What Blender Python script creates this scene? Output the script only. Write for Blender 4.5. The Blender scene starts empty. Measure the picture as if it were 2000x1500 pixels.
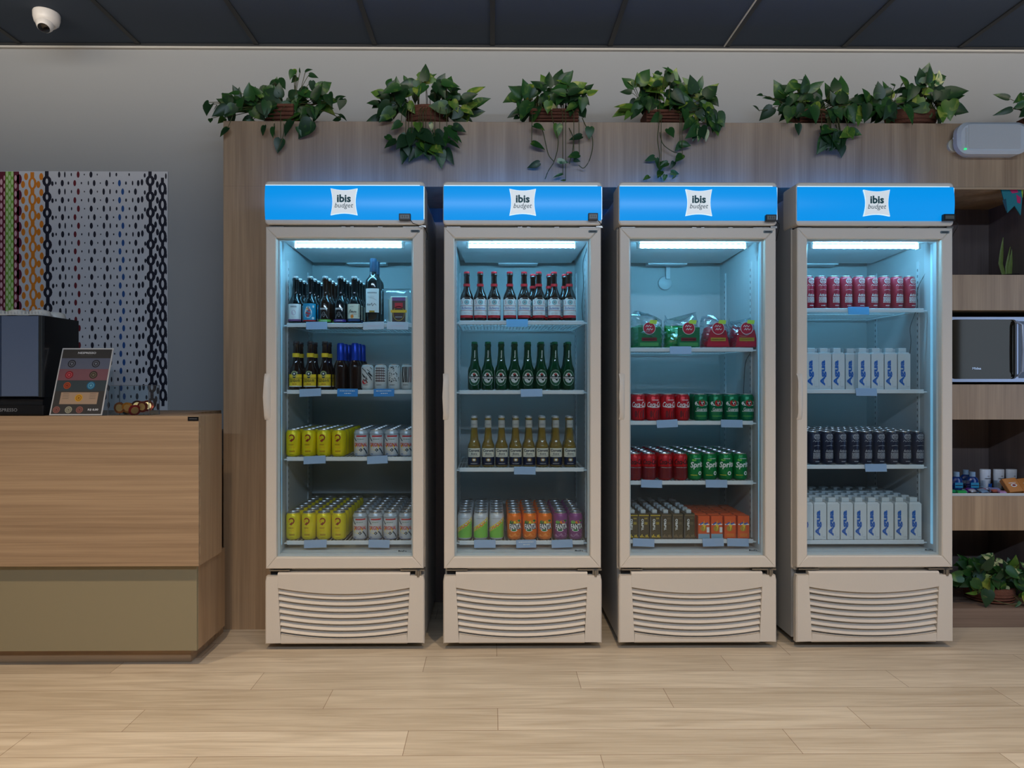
import bpy, math, random
from mathutils import Vector, Matrix
random.seed(7)
C = bpy.context.scene.collection
sc = bpy.context.scene
PI = math.pi
L_WASH, L_DOWN, L_FILL, L_SIGN, L_LED, L_RIM, L_SPILL, L_SIDE = 10.0, 140.0, 64.0, 0.92, 54.0, 0.4, 22.0, 9.0   # strengths of lamps, added fill and added glow
rad = math.radians

# ------------------------------------------------------------------ camera
F = 1305.0                      # focal length in pixels of the 2000 px wide frame
YAW = rad(0.5); SHIFT = 0.0133; EYE = 1.155
cam_d = bpy.data.cameras.new('camera'); cam = bpy.data.objects.new('camera', cam_d); C.objects.link(cam)
cam_d.sensor_width = 36.0; cam_d.lens = F/2000*36.0; cam_d.shift_x = SHIFT
cam.location = (0, 0, EYE); cam.rotation_euler = (rad(90), 0, -YAW)
sc.camera = cam

# ------------------------------------------------------------------ view and world
sc.view_settings.view_transform = 'Standard'; sc.view_settings.look = 'None'
sc.view_settings.exposure = 0.0; sc.view_settings.gamma = 1.0; sc.view_settings.use_curve_mapping = False
sc.cycles.use_denoising = True
sc.cycles.max_bounces = 10; sc.cycles.transparent_max_bounces = 16
sc.cycles.sample_clamp_indirect = 4.0
w = bpy.data.worlds.new('room_air'); sc.world = w; w.use_nodes = True
w.node_tree.nodes['Background'].inputs[0].default_value = (0.55, 0.65, 0.8, 1)
w.node_tree.nodes['Background'].inputs[1].default_value = 0.05

# ------------------------------------------------------------------ lamps of the room and added fill
WARM = (1.0, 0.77, 0.53); NEUT = (1.0, 0.88, 0.74); COOL = (0.70, 0.84, 1.0)
def area(name, loc, rot, sx, sy, power, color, spread=180):
    d = bpy.data.lights.new(name, 'AREA'); d.shape = 'RECTANGLE'; d.size = sx; d.size_y = sy
    d.energy = power; d.color = color; d.spread = rad(spread)
    o = bpy.data.objects.new(name, d); C.objects.link(o); o.location = loc; o.rotation_euler = rot
    return o
def spot(name, loc, power, color, angle, blend, tilt=0.0, size=0.06):
    d = bpy.data.lights.new(name, 'SPOT'); d.energy = power; d.color = color
    d.spot_size = rad(angle); d.spot_blend = blend; d.shadow_soft_size = size
    o = bpy.data.objects.new(name, d); C.objects.link(o); o.location = loc; o.rotation_euler = (tilt, 0, 0)
    return o
# linear lamp under the ceiling that washes the top of the wall
area('wall_washer_lamp', (0.3, 2.62, 2.86), (rad(97), 0, 0), 7.0, 0.06, L_WASH, NEUT, 105)
# ceiling downlights in front of the fridges
for x, k in ((-2.3, 1.05), (-0.9, 1.05), (0.5, 1.0), (1.9, 0.75), (3.2, 0.4)):
    spot('downlight_lamp', (x, 1.45, 2.93), L_DOWN*k, WARM, 92, 1.0, rad(2))
# cool fill light added behind the camera, stands for no particular lamp
area('cool_fill', (0.5, -1.1, 2.9), (rad(58), 0, 0), 4.5, 0.06, L_FILL, (0.66, 0.80, 1.0))

# cool light from the right, beyond the frame
area('right_cool_light', (3.5, 2.05, 1.35), (rad(90), 0, rad(68)), 0.9, 1.6, L_SIDE, (0.42, 0.62, 1.0))

# ------------------------------------------------------------------ colours and materials
def lin1(c):
    c = c/255.0
    return c/12.92 if c <= 0.04045 else ((c+0.055)/1.055)**2.4
def lin(rgb): return (lin1(rgb[0]), lin1(rgb[1]), lin1(rgb[2]), 1.0)
MATS = {}
def mat(name, rgb, rough=0.5, metal=0.0, emit=0.0, coat=0.0, bump=0.0, bscale=200.0, spec=0.5, erGB=None, vary=0.0, trans=0.0):
    if name in MATS: return MATS[name]
    m = bpy.data.materials.new(name); m.use_nodes = True; nt = m.node_tree
    p = nt.nodes['Principled BSDF']
    p.inputs['Base Color'].default_value = lin(rgb); p.inputs['Roughness'].default_value = rough
    p.inputs['Metallic'].default_value = metal; p.inputs['Coat Weight'].default_value = coat
    p.inputs['Specular IOR Level'].default_value = spec
    if emit: 
        p.inputs['Emission Color'].default_value = lin(erGB or rgb); p.inputs['Emission Strength'].default_value = emit
    tc = nt.nodes.new('ShaderNodeTexCoord')
    n = nt.nodes.new('ShaderNodeTexNoise'); n.inputs['Scale'].default_value = bscale; n.inputs['Detail'].default_value = 3
    nt.links.new(tc.outputs['Object'], n.inputs['Vector'])
    if bump:
        b = nt.nodes.new('ShaderNodeBump'); b.inputs['Strength'].default_value = bump; b.inputs['Distance'].default_value = 0.002
        nt.links.new(n.outputs['Fac'], b.inputs['Height']); nt.links.new(b.outputs[0], p.inputs['Normal'])
    if not bump and not vary: vary = 0.03
    if vary:
        mx = nt.nodes.new('ShaderNodeMix'); mx.data_type = 'RGBA'
        c = lin(rgb)
        mx.inputs[6].default_value = tuple(k*(1-vary) for k in c[:3])+(1,)
        mx.inputs[7].default_value = tuple(min(1, k*(1+vary)) for k in c[:3])+(1,)
        nt.links.new(n.outputs['Fac'], mx.inputs[0]); nt.links.new(mx.outputs[2], p.inputs['Base Color'])
    MATS[name] = m
    return m
def clear(name, tint, base=0.04, edge=0.5, rough=0.0):
    """thin clear sheet: lets light straight through, mirrors a little"""
    m = bpy.data.materials.new(name); m.use_nodes = True; nt = m.node_tree; nt.nodes.remove(nt.nodes['Principled BSDF'])
    out = nt.nodes['Material Output']; t = nt.nodes.new('ShaderNodeBsdfTransparent'); g = nt.nodes.new('ShaderNodeBsdfGlossy')
    t.inputs[0].default_value = tuple(tint)+(1,); g.inputs['Roughness'].default_value = rough
    lw = nt.nodes.new('ShaderNodeLayerWeight'); pw = nt.nodes.new('ShaderNodeMath'); pw.operation = 'POWER'; pw.inputs[1].default_value = 4
    ma = nt.nodes.new('ShaderNodeMath'); ma.operation = 'MULTIPLY_ADD'; ma.inputs[1].default_value = edge; ma.inputs[2].default_value = base
    mx = nt.nodes.new('ShaderNodeMixShader'); lk = nt.links
    lk.new(lw.outputs['Facing'], pw.inputs[0]); lk.new(pw.outputs[0], ma.inputs[0]); lk.new(ma.outputs[0], mx.inputs[0])
    lk.new(t.outputs[0], mx.inputs[1]); lk.new(g.outputs[0], mx.inputs[2]); lk.new(mx.outputs[0], out.inputs[0])
    return m
def half_clear(name, rgb, alpha, rough=0.12):
    m = mat(name, rgb, rough, coat=0.5); m.node_tree.nodes['Principled BSDF'].inputs['Alpha'].default_value = alpha
    return m
def wood(name, light, dark, axis='Z', coarse=16.0, rough=0.45, contrast=0.5, off=0.0):
    m = bpy.data.materials.new(name); m.use_nodes = True; nt = m.node_tree; lk = nt.links
    p = nt.nodes['Principled BSDF']; p.inputs['Roughness'].default_value = rough
    tc = nt.nodes.new('ShaderNodeTexCoord')
    def layer(cross, along, detail, dist, o):
        mp = nt.nodes.new('ShaderNodeMapping'); mp.inputs['Location'].default_value = (o, o*0.7, o*1.3)
        mp.inputs['Scale'].default_value = {'X': (along, cross, cross), 'Y': (cross, along, cross), 'Z': (cross, cross, along)}[axis]
        n = nt.nodes.new('ShaderNodeTexNoise'); n.inputs['Scale'].default_value = 1; n.inputs['Detail'].default_value = detail
        n.inputs['Distortion'].default_value = dist
        lk.new(tc.outputs['Object'], mp.inputs[0]); lk.new(mp.outputs[0], n.inputs[0]); return n
    a = layer(coarse, 0.7, 6, 0.6, off); b = layer(coarse*11, 3.0, 3, 0.1, off+3); c = layer(2.2, 0.4, 2, 0.3, off+9)
    def mul(n, k): 
        q = nt.nodes.new('ShaderNodeMath'); q.operation = 'MULTIPLY'; q.inputs[1].default_value = k; lk.new(n.outputs[0], q.inputs[0]); return q
    s1 = nt.nodes.new('ShaderNodeMath'); s1.operation = 'ADD'; lk.new(mul(a, 0.5).outputs[0], s1.inputs[0]); lk.new(mul(b, 0.28).outputs[0], s1.inputs[1])
    s2 = nt.nodes.new('ShaderNodeMath'); s2.operation = 'ADD'; lk.new(s1.outputs[0], s2.inputs[0]); lk.new(mul(c, 0.22).outputs[0], s2.inputs[1])
    r = nt.nodes.new('ShaderNodeValToRGB'); r.color_ramp.elements[0].position = 0.5-0.26*(1-contrast*0.6); r.color_ramp.elements[1].position = 0.5+0.24*(1-contrast*0.6)
    r.color_ramp.elements[0].color = lin(dark); r.color_ramp.elements[1].color = lin(light)
    lk.new(s2.outputs[0], r.inputs[0]); lk.new(r.outputs[0], p.inputs['Base Color'])
    bp = nt.nodes.new('ShaderNodeBump'); bp.inputs['Strength'].default_value = 0.08; bp.inputs['Distance'].default_value = 0.001
    lk.new(b.outputs[0], bp.inputs['Height']); lk.new(bp.outputs[0], p.inputs['Normal'])
    return m

# ------------------------------------------------------------------ pixel -> world on a plane at depth Y
def at(px, py, Y):
    u = (px-1000+SHIFT*2000)/F; s, c = math.sin(YAW), math.cos(YAW)
    X = Y*(s+u*c)/(c-u*s); dep = s*X+c*Y
    return X, EYE-(py-750)/F*dep

# ------------------------------------------------------------------ text outlines
TX = {}
def text2d(s, bold=0.0, shear=0.0):
    k = (s, bold, shear)
    if k in TX: return TX[k]
    cu = bpy.data.curves.new('lettering', 'FONT'); cu.body = s; cu.size = 1; cu.resolution_u = 2; cu.offset = bold; cu.shear = shear
    o = bpy.data.objects.new('lettering', cu); me = o.to_mesh()
    vs = [(v.co.x, v.co.y) for v in me.vertices]; fs = [tuple(p.vertices) for p in me.polygons]
    o.to_mesh_clear(); bpy.data.objects.remove(o); bpy.data.curves.remove(cu)
    xs = [v[0] for v in vs]; ys = [v[1] for v in vs]; x0, x1, y0, y1 = min(xs), max(xs), min(ys), max(ys)
    vs = [((x-(x0+x1)/2)/(x1-x0), (y-(y0+y1)/2)/(y1-y0)) for x, y in vs]
    TX[k] = (vs, fs); return TX[k]

def flat(y0=0.0):
    return lambda u, v, l: (u, y0-l, v)
def cyl(r):
    return lambda u, v, l: ((r+l)*math.sin(u/r), -(r+l)*math.cos(u/r), v)

class MB:
    def __init__(s): s.v = []; s.f = []; s.m = []; s.mats = []; s.fn = flat()
    def mi(s, m):
        if m not in s.mats: s.mats.append(m)
        return s.mats.index(m)
    def add(s, vs, fs, m):
        b = len(s.v); s.v += [tuple(v) for v in vs]; k = s.mi(m)
        for f in fs: s.f.append(tuple(i+b for i in f)); s.m.append(k)
        return s
    def box(s, x0, x1, y0, y1, z0, z1, m):
        vs = [(x, y, z) for x in (x0, x1) for y in (y0, y1) for z in (z0, z1)]
        return s.add(vs, [(0, 1, 3, 2), (4, 6, 7, 5), (0, 4, 5, 1), (2, 3, 7, 6), (0, 2, 6, 4), (1, 5, 7, 3)], m)
    def cbox(s, x0, x1, y0, y1, z0, z1, m, c=0.003):
        """box whose front (y0) edges are chamfered"""
        return s.loft([[(x0+c, y0, z0+c), (x1-c, y0, z0+c), (x1-c, y0, z1-c), (x0+c, y0, z1-c)],
                       [(x0, y0+c, z0), (x1, y0+c, z0), (x1, y0+c, z1), (x0, y0+c, z1)],
                       [(x0, y1, z0), (x1, y1, z0), (x1, y1, z1), (x0, y1, z1)]], m)
    def loft(s, rings, m, caps=True, closed=True):
        n = len(rings[0]); vs = [p for r in rings for p in r]; fs = []
        for k in range(len(rings)-1):
            for i in range(n if closed else n-1):
                j = (i+1) % n; fs.append((k*n+i, k*n+j, (k+1)*n+j, (k+1)*n+i))
        if caps: fs += [tuple(range(n)), tuple(range((len(rings)-1)*n+n-1, (len(rings)-1)*n-1, -1))]
        return s.add(vs, fs, m)
    def rrect(s, x0, x1, z0, z1, r, n=4):
        pts = []
        for cx, cz, a0 in ((x1-r, z0+r, -90), (x1-r, z1-r, 0), (x0+r, z1-r, 90), (x0+r, z0+r, 180)):
            for i in range(n+1):
                a = rad(a0+90*i/n); pts.append((cx+r*math.cos(a), cz+r*math.sin(a)))
        return pts
    def prism(s, poly, y0, y1, m, c=0.0):
        """outline in XZ extruded along y"""
        if c:
            cx = sum(p[0] for p in poly)/len(poly); cz = sum(p[1] for p in poly)/len(poly)
            def ins(p):
                dx, dz = p[0]-cx, p[1]-cz; return (p[0]-math.copysign(min(c, abs(dx)), dx), p[1]-math.copysign(min(c, abs(dz)), dz))
            return s.loft([[(ins(p)[0], y0, ins(p)[1]) for p in poly], [(p[0], y0+c, p[1]) for p in poly], [(p[0], y1, p[1]) for p in poly]], m)
        return s.loft([[(p[0], y0, p[1]) for p in poly], [(p[0], y1, p[1]) for p in poly]], m)
    def lathe(s, prof, m, seg=24, c=(0, 0, 0), sx=1.0, sy=1.0):
        rings = []
        for r, z in prof:
            rings.append([(c[0]+sx*max(r, 1e-5)*math.cos(2*PI*i/seg), c[1]+sy*max(r, 1e-5)*math.sin(2*PI*i/seg), c[2]+z) for i in range(seg)])
        return s.loft(rings, m, caps=True)
    def tube(s, pts, r, m, seg=6, taper=None):
        pts = [Vector(p) for p in pts]; rings = []
        for i, p in enumerate(pts):
            d = (pts[min(i+1, len(pts)-1)]-pts[max(i-1, 0)])
            d = d.normalized() if d.length > 1e-9 else Vector((0, 0, 1))
            a = Vector((0, 0, 1)) if abs(d.z) < 0.9 else Vector((1, 0, 0))
            u = d.cross(a).normalized(); v = d.cross(u)
            rr = r if taper is None else r*(1-(1-taper)*i/(len(pts)-1))
            rings.append([tuple(p+u*rr*math.cos(2*PI*k/seg)+v*rr*math.sin(2*PI*k/seg)) for k in range(seg)])
        return s.loft(rings, m)
    # ---- printed marks, laid on the surface given by s.fn
    def rect(s, u0, v0, u1, v1, m, l=0.0004, n=None):
        n = n or max(1, int(abs(u1-u0)/0.004)); 
        vs = []; 
        for i in range(n+1):
            u = u0+(u1-u0)*i/n; vs += [s.fn(u, v0, l), s.fn(u, v1, l)]
        return s.add(vs, [(2*i, 2*i+2, 2*i+3, 2*i+1) for i in range(n)], m)
    def ell(s, cu, cv, ru, rv, m, l=0.0006, inner=0.0, n=20, a0=0, a1=360):
        vs = []; full = a1-a0 >= 360
        for i in range(n+(0 if full else 1)):
            a = rad(a0+(a1-a0)*i/n); vs += [s.fn(cu+ru*math.cos(a), cv+rv*math.sin(a), l), s.fn(cu+inner*ru*math.cos(a), cv+inner*rv*math.sin(a), l)]
        k = len(vs)//2
        if inner == 0 and full: 
            return s.add([vs[2*i] for i in range(k)], [tuple(range(k))], m)
        return s.add(vs, [(2*i, 2*((i+1) % k), 2*((i+1) % k)+1, 2*i+1) for i in range(k if full else k-1)], m)
    def poly(s, pts, m, l=0.0006): return s.add([s.fn(u, v, l) for u, v in pts], [tuple(range(len(pts)))], m)
    def stroke(s, pts, wd, m, l=0.0008):
        vs = []; 
        q = []
        for (a, b) in zip(pts[:-1], pts[1:]):
            for t in range(4): q.append((a[0]+(b[0]-a[0])*t/4, a[1]+(b[1]-a[1])*t/4))
        q.append(pts[-1])
        for i, p in enumerate(q):
            a, b = q[max(0, i-1)], q[min(len(q)-1, i+1)]; dx, dy = b[0]-a[0], b[1]-a[1]; L = math.hypot(dx, dy) or 1
            nx, ny = -dy/L*wd/2, dx/L*wd/2; vs += [s.fn(p[0]+nx, p[1]+ny, l), s.fn(p[0]-nx, p[1]-ny, l)]
        return s.add(vs, [(2*i, 2*i+1, 2*i+3, 2*i+2) for i in range(len(q)-1)], m)
    def text(s, t, cu, cv, wd, ht, m, l=0.0009, up=False, bold=0.02, shear=0.0, rot=0.0):
        vs, fs = text2d(t, bold, shear); out = []; cr, sr = math.cos(rot), math.sin(rot)
        for x, y in vs:
            x, y = x*wd, y*ht; x, y = x*cr-y*sr, x*sr+y*cr
            out.append(s.fn(cu-y, cv+x, l) if up else s.fn(cu+x, cv+y, l))
        return s.add(out, fs, m)
    def build(s, name, parent=None, smooth=True, angle=38, loc=None):
        me = bpy.data.meshes.new(name); me.from_pydata(s.v, [], s.f); 
        for m in s.mats: me.materials.append(m)
        for p, k in zip(me.polygons, s.m): p.material_index = k; p.use_smooth = smooth
        if smooth: me.set_sharp_from_angle(angle=rad(angle))
        me.update()
        o = bpy.data.objects.new(name, me); C.objects.link(o)
        if parent: o.parent = parent
        if loc: o.location = loc
        return o

def tag(o, label, cat, group=None):
    o['label'] = label; o['category'] = cat
    if group: o['group'] = group
    return o
def struct(o): o['kind'] = 'structure'; return o
def empty(name, loc, rz=0.0):
    o = bpy.data.objects.new(name, None); C.objects.link(o); o.location = loc; o.rotation_euler = (0, 0, rz); o.empty_display_size = 0.05
    return o
def copy_tree(o, parent=None):
    c = o.copy(); C.objects.link(c); c.parent = parent
    for ch in list(o.children): copy_tree(ch, c)
    return c
class Proto:
    """first placement uses the thing itself, later ones copy it with its parts"""
    def __init__(s, o): s.o = o; s.used = False
    def place(s, loc, rz, label, cat, group=None):
        o = s.o if not s.used else copy_tree(s.o); s.used = True
        o.location = loc; o.rotation_euler = (0, 0, rz); tag(o, label, cat, group); return o
ORD = ['first', 'second', 'third', 'fourth', 'fifth', 'sixth', 'seventh', 'eighth', 'ninth', 'tenth']

# ================================================================== the room
M_wall = mat('wall_paint', (166, 168, 169), 0.85, bump=0.05, bscale=300)
M_ceil = mat('ceiling_tile', (60, 72, 88), 0.9, bump=0.3, bscale=400)
M_ceilbar = mat('ceiling_bar', (42, 44, 46), 0.6)
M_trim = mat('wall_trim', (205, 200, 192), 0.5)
OAK_L, OAK_D = (192, 162, 128), (150, 122, 94)
M_oakV = wood('oak_laminate_upright', OAK_L, OAK_D, 'Z', contrast=0.75)
M_oakH = wood('oak_laminate_level', OAK_L, OAK_D, 'X', coarse=46, off=4, contrast=0.85)
M_oakS = wood('oak_laminate_side', OAK_L, OAK_D, 'Z', off=8)
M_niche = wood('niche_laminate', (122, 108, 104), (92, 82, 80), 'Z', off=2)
M_step = wood('step_laminate', (150, 126, 108), (112, 92, 78), 'X', off=6)
M_sand = mat('sand_laminate', (152, 141, 112), 0.6, bump=0.05, bscale=60)

def floor_mat():
    m = bpy.data.materials.new('vinyl_planks'); m.use_nodes = True; nt = m.node_tree; lk = nt.links
    p = nt.nodes['Principled BSDF']; p.inputs['Roughness'].default_value = 0.42; p.inputs['Specular IOR Level'].default_value = 0.4
    tc = nt.nodes.new('ShaderNodeTexCoord'); sp = nt.nodes.new('ShaderNodeSeparateXYZ'); lk.new(tc.outputs['Object'], sp.inputs[0])
    def math_(op, a, b=None, c=None):
        n = nt.nodes.new('ShaderNodeMath'); n.operation = op
        for i, v in enumerate((a, b, c)):
            if v is None: continue
            if isinstance(v, (int, float)): n.inputs[i].default_value = v
            else: lk.new(v, n.inputs[i])
        return n.outputs[0]
    RH = 0.151
    yo = math_('ADD', sp.outputs[1], -2.682)
    row = math_('FLOOR', math_('DIVIDE', yo, RH))
    m4 = math_('SUBTRACT', row, math_('MULTIPLY', math_('FLOOR', math_('DIVIDE', row, 4.0)), 4.0)); off = None
    for i, v in enumerate((0.97, 0.018, 0.647, 0.336)):      # stagger of the joints, repeating every four rows
        t = math_('MULTIPLY', math_('COMPARE', m4, float(i), 0.2), v); off = t if off is None else math_('ADD', off, t)
    xo = math_('SUBTRACT', sp.outputs[0], off)
    cb = nt.nodes.new('ShaderNodeCombineXYZ'); lk.new(xo, cb.inputs[0]); lk.new(yo, cb.inputs[1])
    br = nt.nodes.new('ShaderNodeTexBrick'); br.offset = 0.0; br.inputs['Scale'].default_value = 1
    br.inputs['Brick Width'].default_value = 1.25; br.inputs['Row Height'].default_value = RH; br.inputs['Mortar Size'].default_value = 0.0011
    br.inputs['Mortar Smooth'].default_value = 0.2; br.inputs['Bias'].default_value = 0
    br.inputs['Color1'].default_value = lin((216, 202, 180)); br.inputs['Color2'].default_value = lin((198, 183, 160)); br.inputs['Mortar'].default_value = lin((140, 116, 90))
    lk.new(cb.outputs[0], br.inputs[0])
    # grain, shifted per plank row
    cz = nt.nodes.new('ShaderNodeCombineXYZ'); lk.new(xo, cz.inputs[0]); lk.new(yo, cz.inputs[1]); lk.new(math_('MULTIPLY', row, 3.7), cz.inputs[2])
    def grain(sx, sy, det, dist):
        mp = nt.nodes.new('ShaderNodeMapping'); mp.inputs['Scale'].default_value = (sx, sy, 1); lk.new(cz.outputs[0], mp.inputs[0])
        n = nt.nodes.new('ShaderNodeTexNoise'); n.inputs['Scale'].default_value = 1; n.inputs['Detail'].default_value = det; n.inputs['Distortion'].default_value = dist
        lk.new(mp.outputs[0], n.inputs[0]); return n.outputs[0]
    g = math_('ADD', math_('MULTIPLY', grain(1.3, 15, 7, 1.6), 0.65), math_('MULTIPLY', grain(5, 130, 3, 0.2), 0.35))
    r = nt.nodes.new('ShaderNodeValToRGB'); r.color_ramp.elements[0].position = 0.34; r.color_ramp.elements[1].position = 0.62
    r.color_ramp.elements[0].color = (0.74, 0.70, 0.66, 1); r.color_ramp.elements[1].color = (1.03, 1.03, 1.03, 1); lk.new(g, r.inputs[0])
    mx = nt.nodes.new('ShaderNodeMix'); mx.data_type = 'RGBA'; mx.blend_type = 'MULTIPLY'; mx.inputs[0].default_value = 1
    lk.new(br.outputs[0], mx.inputs[6]); lk.new(r.outputs[0], mx.inputs[7]); lk.new(mx.outputs[2], p.inputs['Base Color'])
    bp = nt.nodes.new('ShaderNodeBump'); bp.inputs['Strength'].default_value = 0.15; bp.inputs['Distance'].default_value = 0.001
    lk.new(g, bp.inputs['Height']); lk.new(bp.outputs[0], p.inputs['Normal'])
    return m
M_floor = floor_mat()
WY = 3.56; CZ = 2.95; XL, XR = -3.4, 3.6; YB = -4.0
struct(MB().box(XL-0.1, XR+0.1, YB-0.1, WY+0.1, -0.1, 0, M_floor).build('floor', smooth=False))
struct(MB().box(XL-0.1, XR+0.1, YB-0.1, WY+0.1, CZ, CZ+0.1, M_ceil).build('ceiling', smooth=False))
struct(MB().box(XL-0.1, XR+0.1, WY, WY+0.1, 0, CZ, M_wall).build('wall_back', smooth=False))
struct(MB().box(XL-0.1, XL, YB, WY, 0, CZ, M_wall).build('wall_left', smooth=False))
struct(MB().box(XR, XR+0.1, YB, WY, 0, CZ, M_wall).build('wall_right', smooth=False))
struct(MB().box(XL-0.1, XR+0.1, YB-0.1, YB, 0, CZ, M_wall).build('wall_front', smooth=False))
g = MB()
for k in range(-5, 6):
    x = k*0.622; g.box(x-0.012, x+0.012, YB, WY-0.024, CZ-0.006, CZ, M_ceilbar)
for k in range(1, 12):
    y = WY-0.622*k; g.box(XL, XR, y-0.012, y+0.012, CZ-0.0055, CZ, M_ceilbar)
g.box(XL, XR, WY-0.024, WY, CZ-0.012, CZ, M_ceilbar)
struct(g.build('trim_1', smooth=False))
struct(MB().box(2*0.622-0.017, 2*0.622-0.012, YB, WY-0.024, CZ-0.0065, CZ, M_trim).build('light_crack', smooth=False))  # pale strip painted in for a crack of light beside one bar
struct(MB().box(XL, XR, WY-0.02, WY, CZ-0.022, CZ-0.012, M_trim).build('trim_2', smooth=False))
# low boarding on the wall behind the counter
struct(MB().box(XL, -1.28, WY-0.02, WY, 0, 0.724, M_oakS).build('trim_3', smooth=False))

# ------------------------------------------------------------------ the built-in unit round the fridges
HY = 3.153
unit = empty('built_in_cabinet', (0.9, HY, 0)); tag(unit, 'large oak laminate built-in cabinet framing all four fridges, with open niches at right', 'cabinet')
def U(name, x0, x1, y0, y1, z0, z1, m):
    o = MB().cbox(x0-0.9, x1-0.9, y0-HY, y1-HY, z0, z1, m, 0.001).build(name, unit, smooth=False); return o
UY = WY-0.012
U('side_panel', -1.266, -1.03, HY, UY, 0.0, 2.085, M_oakV)
U('header_panel', -1.266, 3.2, HY, UY, 2.085, 2.392, M_oakV)
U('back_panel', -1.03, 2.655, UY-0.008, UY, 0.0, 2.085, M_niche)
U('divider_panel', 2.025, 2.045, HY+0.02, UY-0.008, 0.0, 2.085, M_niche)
U('end_panel', 2.655, 3.2, HY, UY, 0.0, 2.085, M_oakV)
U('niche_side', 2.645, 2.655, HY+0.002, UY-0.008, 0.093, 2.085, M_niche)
for z0, z1 in ((1.505, 1.674), (0.986, 1.153), (0.459, 0.622)):
    U('shelf', 2.045, 2.645, HY, UY-0.008, z0, z1, M_oakV)
U('plinth', 2.045, 2.645, HY-0.005, UY-0.008, 0.0, 0.090, M_step)
U('edge_strip', 2.045, 3.2, HY-0.004, HY, 2.078, 2.088, M_oakH)

# ------------------------------------------------------------------ the wooden counter at left
ctr = empty('wooden_counter', (-2.3, 2.9, 0)); tag(ctr, 'oak laminate service counter with sand coloured lower panel, at the left', 'counter')
def K(name, x0, x1, y0, y1, z0, z1, m): return MB().cbox(x0+2.3, x1+2.3, y0-2.9, y1-2.9, z0, z1, m, 0.0012).build(name, ctr, smooth=False)
K('counter_front', -3.3, -1.1832, 2.70, 2.718, 0.421, 1.026, M_oakH)
K('counter_side', -1.2, -1.183, 2.7182, 2.93, 0.421, 1.026, M_oakS)
K('worktop', -3.3, -1.2002, 2.7182, 2.93, 1.008, 1.026, M_oakH)
K('rear_worktop', -3.3, -1.335, 2.9302, 3.3, 0.45, 1.026, M_oakH)
K('lower_panel', -3.3, -1.2062, 2.735, 2.75, 0.067, 0.4205, M_sand)
K('lower_side', -1.2238, -1.206, 2.7502, 3.02, 0.067, 0.4205, M_oakS)
K('lower_body', -3.3, -1.2242, 2.7505, 3.02, 0.0672, 0.42, M_oakS)
K('plinth', -3.3, -1.253, 2.786, 3.12, 0.0, 0.0668, M_oakH)
M_black = mat('black_plastic', (14, 14, 17), 0.35)
M_lbl = mat('small_grey_print', (120, 120, 120), 0.6)
nt_ = MB(); X0, Z0 = at(367, 822, 2.7); X1, Z1 = at(388, 814, 2.7)
nt_.box(X0+2.3, X1+2.3, -0.2015, -0.2, Z0, Z1, M_black); nt_.fn = flat(-0.2015)
nt_.rect(X0+2.306, (Z0+Z1)/2-.001, X1+2.294, (Z0+Z1)/2+.001, M_lbl); nt_.build('maker_plate', ctr, smooth=False)

# ------------------------------------------------------------------ patterned wall panel
aw = empty('patterned_wall_panel', (-2.6, WY-0.002, 0.9)); tag(aw, 'white wall panel printed with rows of coloured ovals and chain columns, above the counter', 'wall panel')
M_pw = mat('panel_white', (214, 216, 222), 0.7)
PC = {'n': mat('print_navy', (12, 16, 40), 0.6), 'r': mat('print_crimson', (110, 14, 34), 0.6), 'b': mat('print_blue', (22, 80, 150), 0.6),
      'o': mat('print_orange', (226, 132, 20), 0.6), 'm': mat('print_maroon', (104, 16, 44), 0.6), 'g': mat('print_green', (120, 176, 60), 0.6),
      'lg': mat('print_pale_green', (196, 228, 160), 0.6), 'lm': mat('print_pink', (226, 178, 190), 0.6)}
ax1, az1 = at(327.5, 335, WY-0.008); ax0, az0 = at(-120, 808.5, WY-0.008)
ox, oz = -2.6, 0.9
MB().box(ax0-ox, ax1-ox, -0.006, 0.0, az0-oz, az1-oz, M_pw).build('panel_board', aw, smooth=False)
pt = MB(); pt.fn = flat(-0.006); S3 = 1/3.0
def apx(cx, cy):                       # coordinates of the panel drawing (3 units per photo pixel, from its left and top)
    x, z = at(cx/3.0, 320+cy/3.0, WY-0.008); return x-ox, z-oz
SC = (WY)/F/3.0
def oval(cx, cy, wd, ht, c, l=0.0004, inner=0.0):
    x, z = apx(cx, cy)
    wd *= 1.3 if l == 0.0004 else 1.06
    if z+ht*SC/2 > az1-oz or z-ht*SC/2 < az0-oz or x+wd*SC/2 > ax1-ox+0.001: 
        return
    pt.ell(x, z, wd*SC/2, ht*SC/2, PC[c] if c in PC else M_pw, l, inner, n=12)
cols = [(307, 11, 28, 'n', 1.06), (327, 7, 18, 'n', 1), (347, 11, 36, 'n', 0), (365, 14, 38, 'n', 1), (380, 7, 36, 'n', 0), (401, 8, 20, 'n', 1), (418, 6, 20, 'n', 0),
        (438, 13, 36, 'r', 1), (458, 13, 38, 'r', 0), (477, 6, 14, 'n', 1), (494, 5, 10, 'n', 0), (518, 6, 26, 'n', 1), (533, 14, 36, 'n', 0), (552, 12, 36, 'n', 1),
        (570, 5, 12, 'n', 0), (588, 5, 10, 'n', 1), (607, 11, 38, 'n', 0), (625, 13, 38, 'n', 1), (644, 7, 32, 'n', 0), (664, 6, 12, 'n', 1), (682, 8, 22, 'n', 0),
        (700, 13, 38, 'b', 1), (718, 13, 38, 'b', 0), (738, 8, 20, 'n', 1), (757, 7, 18, 'n', 0), (777, 7, 28, 'n', 1), (793, 13, 38, 'n', 0), (810, 12, 36, 'n', 1),
        (832, 12, 38, 'n', 0.9), (848, 9, 26, 'n', 0.1), (911, 13, 38, 'n', 0.3), (922, 13, 40, 'n', 1.25), (972, 8, 34, 'n', 0.2)]
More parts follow.
